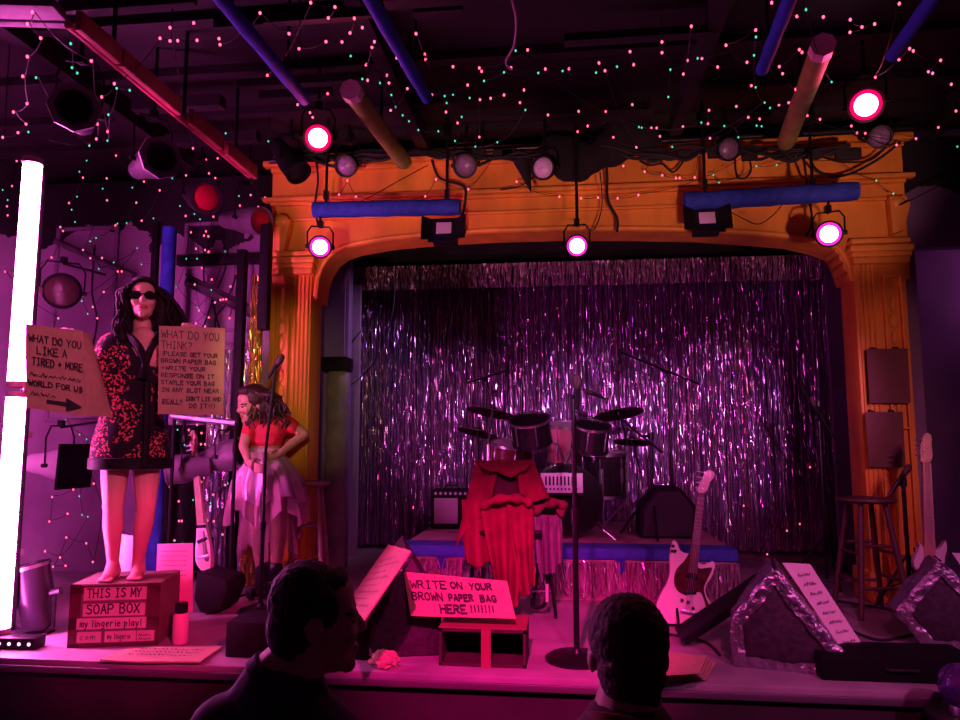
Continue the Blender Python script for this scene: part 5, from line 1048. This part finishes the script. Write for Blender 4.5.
sheer = mat('sheer_pink_tulle', (.70, .34, .46), .6, alpha=.42)
tutu(450, 499, .115, .275, 11, .10, pinkt, 'tutu', 0, .03)
tutu(452, 516, .112, .29, 14, .14, sheer, 'sheer_overskirt', 0, .07)
tutu(490, 548, .14, .21, 8, .18, mat('sheer_pink_tulle_long', (.70, .34, .46), .6, alpha=.30), 'sheer_underskirt', 2, .08)
m = MB(); m.lathe([(.118, -.02), (.126, -.018), (.126, .018), (.118, .02)], frame(J(265, 451), W2.right, W2.away) @ Matrix.Diagonal((1, .85, 1, 1)), 32); part('waistband', m, mat('silver_waistband', (.75, .6, .7), .35, .5), t)
S = hp @ Matrix.Diagonal((1.08, 1.08, 1.08, 1)); m = MB(); m.ell((0, .038, .165), (.102, .102, .098), S, 20); m.ell((0, .07, .10), (.105, .08, .12), S, 18); m.ell((0, -.03, .225), (.07, .05, .03), S, 16); hr = part('hair', remesh(m, .010, 3), mat('dark_brown_hair', (.045, .014, .016), .5, var=.5, scale=50, bump=.4), t)
m = MB(); rnd = random.Random(9)
for i in range(190):
    q = rnd.uniform(-1, 1); th = rnd.uniform(-2.2, 2.2); st = S @ V(.08*math.sin(th), .03+.08*math.cos(th), .19+.03*rnd.random())
    e = J(rnd.uniform(246, 290), rnd.uniform(412, 430), rnd.uniform(-.12, .16)); md = st.lerp(e, .45)+W2.right*.05*(1 if e.x > st.x else -.5)+V(0, 0, .02)-W2.away*rnd.uniform(-.08, .05)
    hair_lock(m, [st, md, e], rnd.uniform(.010, .016), .016, 8, rnd.random()*6)
part('curls', m, MAT['dark_brown_hair'], hr, fix=False)
m = MB()
for a in (0, 1):
    k = (263, 275)[a]; f0 = J(k, 584, .02); f0.z = .06; m.cap(V(f0.x, f0.y, .07), V(f0.x, f0.y, .20), .062, .06); q = f0-W2.right*.08+aw2*.13; m.cap(V(f0.x, f0.y, .052), V(q.x, q.y, .045), .05, .043)
part('boots', remesh(m, .010, 3), mat('black_leather', (.012, .010, .012), .35), t)
# ---------------------------------------------------------------- two men of the audience
navy = mat('navy_black_shirt', (.020, .016, .035), .8, var=.3, scale=14, bump=.15)
jean = mat('dark_jeans', (.02, .022, .04), .8, var=.3)
def man(label, px, D, chin, crown_s, yaw, pitch, nk, shl, shr, chest, hw, hair_c, shirt, seed, collar=None, deep=1.0):
    d = ray(px, 640); d.z = 0; d.normalize(); b = V(d.x*D, d.y*D, FL); W = Person(b, px); J = W.J
    t = thing('person', label, 'person', b); aw = -W.away
    hp = W.face(J(*chin), yaw, pitch, 0) @ Matrix.Diagonal((1, deep, 1, 1)); s = crown_s
    m = MB(); head_geo(m, hp, s); n0 = J(*nk); hb = hp @ V(0, .03*s, .05*s); m.cap(n0, hb, .068, .060)
    m.cap(n0-V(0, 0, .05), n0, .09, .066)
    ch = J(*chest); SL, SR = J(*shl), J(*shr)
    m.ell(ch, (hw*.82, .13, .20)); pel = V(b.x, b.y, FL+.86); m.cap(ch-V(0, 0, .1), pel, .14, .15); m.cap(SL, SR, .075, .075)
    for S_, sg in ((SL, -1), (SR, 1)):
        E_ = V(S_.x, S_.y, S_.z-.30)+W.right*sg*.05; H_ = E_-V(0, 0, .24)+W.away*.06; m.cap(S_, E_, .056, .044); m.cap(E_, H_, .044, .028); hand(m, H_, -up+W.away*.1, W.away, -W.right*sg, (20, 25, 20))
        h = pel+W.right*sg*.09; k = V(h.x, h.y, FL+.47)+W.away*.03; a = V(h.x, h.y, FL+.09); m.cap(h, k, .09, .062); m.cap(k, a, .062, .042); m.cap(V(a.x, a.y, FL+.05), V(a.x, a.y, FL+.04)+W.away*.16, .04, .035)
    me = remesh(m, .0062, 4); paint(me, hp, s, FACE, [skin2, mat('plain_lip', (.40, .16, .14), .5), eye_m, hairm]); part('body', me, None, t)
    m = MB(); m.ell(ch, (hw*.9, .15, .205)); m.cap(ch-V(0, 0, .1), pel+V(0, 0, .02), .16, .17); m.cap(SL, SR, .088, .088); m.cap(SL.lerp(SR, .5), n0-V(0, 0, .045), .12, .103)
    for S_, sg in ((SL, -1), (SR, 1)): E_ = V(S_.x, S_.y, S_.z-.24)+W.right*sg*.04; m.cap(S_, E_, .075, .066); m.cap(S_, n0-V(0, 0, .06), .085, .075)
    part('shirt', remesh(m, .010, 5), shirt, t)
    m = MB(); m.lathe([(.074, -.016), (.082, -.012), (.080, .012), (.071, .016)], axis(n0-V(0, 0, .008), hb-n0), 28); part('collar', m, collar or shirt, t)
    m = MB()
    for sg in (-1, 1): h = pel+W.right*sg*.09; m.cap(h, V(h.x, h.y, FL+.47)+W.away*.03, .10, .075); m.cap(V(h.x, h.y, FL+.47)+W.away*.03, V(h.x, h.y, FL+.10), .075, .062)
    part('trousers', remesh(m, .012, 4), jean, t)
    S = hp @ Matrix.Diagonal((s, s, s, 1)); m = MB(); m.ell((0, .029, .160), (.0825, .090, .086), S, 24); m.ell((0, .054, .105), (.069, .066, .080), S, 22); m.ell((0, -.024, .206), (.054, .044, .024), S, 18); m.ell((0, -.038, .197), (.052, .030, .023), S, 18); m.ell((0, .06, .055), (.058, .045, .045), S, 16)
    for a in (-1, 1): m.ell((a*.066, -.012, .150), (.012, .030, .040), S, 12)
    hme = remesh(m, .005, 3); rr = random.Random(seed)
    for v in hme.vertices: v.co += v.normal*(.002*noise.noise(v.co*70+V(seed, 0, 0))+.0022*noise.noise(v.co*210))
    part('hair', hme, hair_c, t); return t
dk = mat('short_dark_hair', (.014, .009, .011), .65, var=.5, scale=90, bump=.6)
man('man in a dark shirt seen in profile facing right, at the bottom left of centre', 305, 1.60, (317, 675), .96, 96, 0, (280, 680), (228, 738), (324, 752), (276, 785), .23, dk, navy, 1, None, .92)
man('man with short cropped hair seen from behind, in front of the centre microphone stand', 627, 1.42, (628, 722, -.05), .92, 190, 0, (627, 724), (545, 790), (712, 790), (628, 830), .22, mat('cropped_brown_hair', (.07, .03, .03), .7, var=.5, scale=90, bump=.5), mat('dark_maroon_shirt', (.07, .012, .02), .8, var=.3), 5, mat('maroon_collar', (.22, .02, .035), .8))
# ================================================================== FAIRY LIGHT STRINGS AND CABLES
def pts_(s, ox, oy, k): v = [int(q) for q in s.split()]; return [(ox+a/k, oy+b/k) for a, b in zip(v[::2], v[1::2])]
pink = pts_('97 37 82 72 122 114 82 170 68 229 274 183 343 251 305 291 81 311 40 336 78 372 54 398 8 412 292 372 323 395 289 417 158 451 101 460 348 467 50 483 66 483 249 533 320 535 432 545 479 571 321 601 409 608 346 676 207 609 425 662 36 558 21 619 23 646 181 681 189 693 547 462 579 445 605 481 618 479 653 475 558 526 627 520 646 534 766 534 752 585 720 617 557 648 640 650 528 690 573 697 618 694 625 709 612 707 780 39 722 97 510 83 581 69 480 115 510 123 533 122 591 121 657 116 660 134 867 101 897 146 802 226 893 314 930 338 938 352 932 8 783 596 795 593 775 621', 0, 0, 3)
pink += pts_('45 21 25 54 103 55 127 83 90 99 66 126 18 125 163 125 156 142 138 194 143 241 201 226 207 249 237 157 230 174 288 101 314 163 317 178 336 285 331 290 212 331 262 266 23 281 399 200 478 204 485 214 443 255 480 299 512 295 552 285 600 308 612 270 573 203 623 150 676 207 747 206 684 345 837 189 855 212 930 155 941 194 937 314 776 334 857 335 803 378 773 395 880 412 949 442 378 336 413 369 529 454 588 477 478 411 348 538 445 568 316 589 590 545 657 488 683 464 720 524 718 590 783 595 834 593 867 488 910 498 893 595 793 517 955 585 57 584 108 590 82 542 920 453', 320, 0, 3)
pink += pts_('395 8 471 49 550 51 631 59 666 81 704 72 630 97 778 11 154 79 66 126 66 158 142 181 186 175 130 222 258 136 347 90 233 201 321 187 418 200 428 221 334 257 289 319 325 352 359 357 207 331 204 371 129 380 50 384 34 384 60 409 210 415 161 460 176 463 41 467 322 467 417 316 446 308 467 268 438 391 502 347 540 358 557 147 486 157 508 155 478 149 706 232 809 146 820 153 777 179 902 181 865 215 878 220 934 253 948 333 895 382 828 416 770 435 634 378 651 399 676 400 14 515 67 526 108 534 119 534 164 532 242 450', 640, 0, 3)
pink += pts_('206 70 332 40 408 72 361 73 471 126 487 126 415 208 371 268 233 313 389 313 20 127 784 35 820 40 834 47 807 112 847 158 779 178 922 186 948 134 953 120 882 240 905 237 893 238 796 282 835 310 783 333 767 340 820 346 918 313 860 250', 0, 240, 4)
pink += pts_('349 257 375 335 293 358 208 388 270 455 197 486 265 550 180 605 262 663 212 667 371 648 410 427 345 573 240 630 755 120 788 99 806 132 737 97 804 177 820 177 932 177 935 267 792 245 679 348 853 379 922 379 916 393 716 484 727 484 830 482 855 485 805 328 900 340 890 538 698 562 503 546 715 405', 0, 400, 4)
pink += pts_('360 269 95 423 319 496 268 523 189 617 142 633', 720, 400, 4)
green = pts_('212 131 216 203 232 219 108 233 350 265 389 271 325 344 268 437 269 462 260 482 238 515 231 590 308 566 397 563 420 535 322 422 410 500 460 655 540 618 517 535 677 400 717 588 600 658 583 642 805 424 215 629 225 666 352 671 380 669 8 570 23 600 288 714 85 396', 0, 0, 3)
green += pts_('92 168 127 237 180 249 214 285 227 321 248 346 267 364 295 390 374 288 399 285 380 309 449 294 492 243 552 217 587 152 655 219 728 213 828 218 891 200 405 423 466 440 532 427 355 394 425 351 616 330 957 381', 320, 0, 3)
green += pts_('498 29 348 111 422 75 342 166 173 175 91 209 85 291 347 262 374 308 390 324 575 246 184 368 253 378 350 377 365 379 295 412 97 441 5 383 596 479 709 542 760 581 952 440 470 467 349 498 410 495 220 525 237 548', 640, 0, 3)
green += pts_('360 5 548 33 455 90 395 115 565 97 623 90 705 187 327 244 350 295 335 222 745 75 788 75 900 46 790 270 845 200', 0, 240, 4)
green += pts_('245 112 262 80 318 138 347 157 317 385 328 460 351 467 239 630 708 90 710 119 858 240 900 180 738 180 772 400 842 412 912 334 640 505 730 575', 0, 400, 4)
bulb_p = emis('pink_bulb', (1, .085, .20), 3.6, False); bulb_g = emis('green_bulb', (.10, .85, .62), 1.0, False)
def bmesh_bulb(nm, mm, k):
    me = bpy.data.meshes.new(nm); b = bmesh.new(); bmesh.ops.create_icosphere(b, subdivisions=1, radius=.0075*k)
    for v in b.verts: v.co.z *= 1.35
    b.to_mesh(me); b.free(); me.materials.append(mm); return me
BM = {'pink': bmesh_bulb('bulb', bulb_p, 1.0), 'green': bmesh_bulb('bulb', bulb_g, .85)}
def where(x, y):
    """which hanging plane the bulb belongs to"""
    if x > 720 and y > 400: return P(x, y, 7.68)
    if x < 280 and y > 150: return P(x, y, 5.72 if y < 400 or x < 120 else 5.6)
    if y > 148 and x > 262: return P(x, y, 5.55 if not 262 < x < 330 else 5.5)
    z = 3.30 if x > 150 else 3.05
    q = F(x, y, z)
    if q.y > 5.5: q = P(x, y, 5.5)
    return q
REG = [('ceiling corner above the light tube', lambda x, y: y < 150 and x < 100), ('ceiling round the can spotlights at left', lambda x, y: y < 150 and x < 220), ('ceiling between the first two blue pipes', lambda x, y: y < 150 and x < 350), ('ceiling around the left green tube', lambda x, y: y < 150 and x < 470),
 ('middle of the ceiling in front of the arch', lambda x, y: y < 150 and x < 640), ('ceiling left of the third blue pipe', lambda x, y: y < 150 and x < 765), ('ceiling around the right red lamp', lambda x, y: y < 150),
 ('wall behind the upper light tube', lambda x, y: x < 66 and y < 400), ('wall around the round black spotlight', lambda x, y: x < 140 and y < 400), ('wall panels left of the column', lambda x, y: x < 280 and y < 350), ('lower wall below the white can spotlight', lambda x, y: x < 120), ('black drape around the narrow guitar', lambda x, y: x < 280),
 ('left half of the orange beam', lambda x, y: y < 260 and x < 560), ('right half of the orange beam', lambda x, y: y < 260), ('right end of the tinsel curtain', lambda x, y: True)]
for cname, allp in (('pink', pink), ('green', green)):
    groups = [[] for _ in REG]
    for (x, y) in allp:
        for k, (_, fn) in enumerate(REG):
            if fn(x, y): groups[k].append(where(x, y)); break
    for k, pts in enumerate(groups):
        if len(pts) < 2: continue
        t = thing('fairy_lights', f'string of {cname} fairy lights on the {REG[k][0]}', 'string lights', min(pts, key=lambda q: q.z), 'fairy light strings'); org = ORG[t]
        left = list(pts); cur = min(left, key=lambda q: q.x); left.remove(cur); chain = [cur]
        while left: cur = min(left, key=lambda q: (q-chain[-1]).length); left.remove(cur); chain.append(cur)
        path = []
        for i, (a, b) in enumerate(zip(chain, chain[1:])):
            L_ = (b-a).length
            for j in range(6): u = j/6; path.append(a.lerp(b, u)+V(0, .012, -.10*min(L_, .6)*4*u*(1-u)+.012))
        path.append(chain[-1]+V(0, .012, .012)); m = MB(); m.tube(path, .0026, 5)
        top = max(chain, key=lambda q: q.z)
        if k < 7: m.cyl(top+V(0, .012, .01), V(top.x, top.y, 3.69), .003, n=5)
        elif k < 12: m.cyl(top+V(0, .012, .01), V(top.x, 6.12, top.z+.02), .003, n=5)
        elif k < 14: m.cyl(top+V(0, .012, .01), V(top.x, PY-.01, top.z+.01), .003, n=5)
        part('wire', m, wire, t)
        for q in chain:
            o = bpy.data.objects.new('bulb', BM[cname]); col.objects.link(o); o.parent = t; o.location = q-org
# lighting pipe with cable bundles above the arch
LPY = 5.42; za = P(560, 148, LPY).z
m = MB(); m.cyl((X0+.1, LPY, za), (X1-.05, LPY, za+.03), .024)
for x in (-1.9, -.6, .7, 1.9): m.cyl((x, LPY, za), (x, LPY, 3.69), .012, n=8)
solo('lighting_pipe', m, blackm, 'black lighting pipe running across the top of the orange arch', 'pipe')
rc = random.Random(12)
def cable(pts, r, label, group=None, mm=None): m = MB(); m.tube(smooth(pts, 8), r, 7); return solo('cable', m, mm or rubber, label, 'cable', group)
for i, (xa, xb, lab) in enumerate(((280, 420, 'bundle of black cables sagging along the left third of the lighting pipe'), (420, 560, 'bundle of black cables sagging beside the small lilac lamp'), (600, 720, 'bundle of black cables sagging along the pipe right of the middle'), (720, 850, 'bundle of black cables sagging below the right green tube'))):
    m = MB()
    for j in range(7):
        n_ = 7; y0 = 150 if i < 2 else 146; m.tube(smooth([P(xa+(xb-xa)*k/n_, y0+rc.uniform(2, 15)*math.sin(math.pi*k/n_)+rc.uniform(-2, 3), LPY-.035-.012*j+rc.uniform(-.01, .01)) for k in range(n_+1)], 5), rc.uniform(.008, .014), 6)
    for k in range(3):
        q = P(rc.uniform(xa, xb), 154, LPY-.06); m.box(tuple(q), (rc.uniform(.1, .2), .05, rc.uniform(.05, .1)), None, .01)
    solo('cable_bundle', m, rubber, lab, 'cables', 'cable bundles on the lighting pipe')
# black lump of gathered drape left of the middle
m = MB()
for j in range(9): q = P(556+11*j, 152+10*math.sin(j*.7)-(j > 5)*6, LPY-.02); m.ell(q, (.14, .10, .14+.05*math.sin(j*1.3)))
solo('gathered_drape', remesh(m, .02, 3), mat('black_velvet', (.008, .006, .008), .95), 'lump of gathered black drape tied on the pipe above the middle lamp', 'drape')
m = MB(); q0, q1 = P(522, 160, LPY-.05), P(531, 192, LPY-.06); m.tube([q0, q1], [.07, .004], 10); solo('hanging_cloth_tip', m, MAT['black_velvet'], 'pointed black cloth tip hanging left of the small lilac lamp', 'cloth')
CB = PY-.12
for pts, r, lab in (([(432, 160), (440, 178), (463, 186), (465, 202), (460, 222)], .011, 'thick black cable curling down to the left wash light'),
    ([(606, 160), (607, 175), (608, 200), (617, 218), (617, 232)], .011, 'black cable hanging straight down right of the middle lamp'),
    ([(600, 172), (602, 205), (595, 228), (588, 230)], .005, 'thin looped wire beside the middle lamp'),
    ([(316, 160), (318, 180), (315, 205), (318, 225)], .009, 'black cable dropping to the left end of the left blue bar'),
    ([(808, 150), (815, 168), (832, 176), (852, 173), (880, 158), (900, 142)], .010, 'long black cable swagged over the right end of the beam'),
    ([(820, 156), (842, 162), (870, 160), (884, 148)], .008, 'short black cable swagged below the right unlit lamp'),
    ([(724, 208), (742, 218), (758, 224), (772, 216), (782, 205)], .004, 'thin wire sagging under the right blue bar'),
    ([(735, 160), (737, 176), (745, 178), (751, 170), (749, 158)], .008, 'looped black cable beside the right unlit lamp on the beam'),
    ([(636, 158), (648, 165), (662, 164), (672, 172), (680, 166), (686, 156)], .008, 'wavy black cable on the beam right of the middle'),
    ([(428, 165), (400, 180), (366, 199), (352, 203)], .004, 'thin wire slanting across the left of the beam'),
    ([(500, 190), (520, 186), (535, 176), (545, 168)], .005, 'short wire running to the small lilac lamp'),
    ([(900, 205), (925, 193), (945, 182), (962, 172)], .005, 'thin wire running from the arch to the right wall'),
    ([(802, 150), (806, 175), (808, 190), (812, 222), (806, 236)], .009, 'black cable dropping to the right magenta lamp')):
    cable([P(x, y, LPY if i == 0 and y < 176 else (PB if 'under the right blue bar' in lab else CB-.02)) for i, (x, y) in enumerate(pts)], r, lab, 'black cables on the orange beam')
cable([F(512, 0, 3.3), F(516, 20, 3.28), F(514, 45, 3.25), F(506, 62, 3.2), F(512, 70, 3.15)], .006, 'pale cord hanging from the ceiling middle', None, mat('pale_cord', (.45, .3, .36), .7))
for pts, lab in (([(362, 330), (350, 345), (340, 360), (338, 372)], 'thin cable sagging on the lavender wing beside the padded post'), ([(396, 249), (394, 300), (388, 330), (378, 356), (360, 378), (345, 388)], 'dark cable swagged in front of the left end of the tinsel curtain')):
    cable([P(x, y, 6.985 if 'swagged' in lab else 7.265) for x, y in pts], .006, lab)
for k, (pts, lab) in enumerate((([(215, 606), (240, 596), (262, 590), (258, 583), (235, 586), (222, 594)], 'black cable looped on the stage floor by the tutu woman'), ([(830, 600), (870, 606), (905, 612), (925, 604), (900, 594), (868, 598)], 'black cable looped on the stage floor behind the far right wedge'),
    ([(850, 630), (880, 640), (915, 634), (955, 628)], 'black cable lying on the floor left of the far right wedge'), ([(600, 640), (640, 632), (700, 640), (720, 655)], 'thin black cable lying on the floor under the cream guitar'))):
    cable([F(x, y, .010) for x, y in pts], .008, lab, 'cables on the stage floor')
# magnetic clutter on the side wall: thin cords behind the woman
for k, (pts, lab) in enumerate((([(230, 235), (225, 270), (214, 300), (220, 330)], 'thin cord hanging on the wall panel left of the column'), ([(205, 240), (204, 280), (212, 300), (200, 335)], 'second thin cord hanging on the wall panel behind the sign'), ([(95, 245), (92, 290), (97, 320), (92, 350)], 'dark cord hanging on the wall left of the woman'), ([(240, 262), (228, 300), (215, 320), (222, 345)], 'slanting dark cord above the cardboard sign'))):
    cable([P(x, y, 6.08) for x, y in pts], .008, lab, 'cords on the side wall')
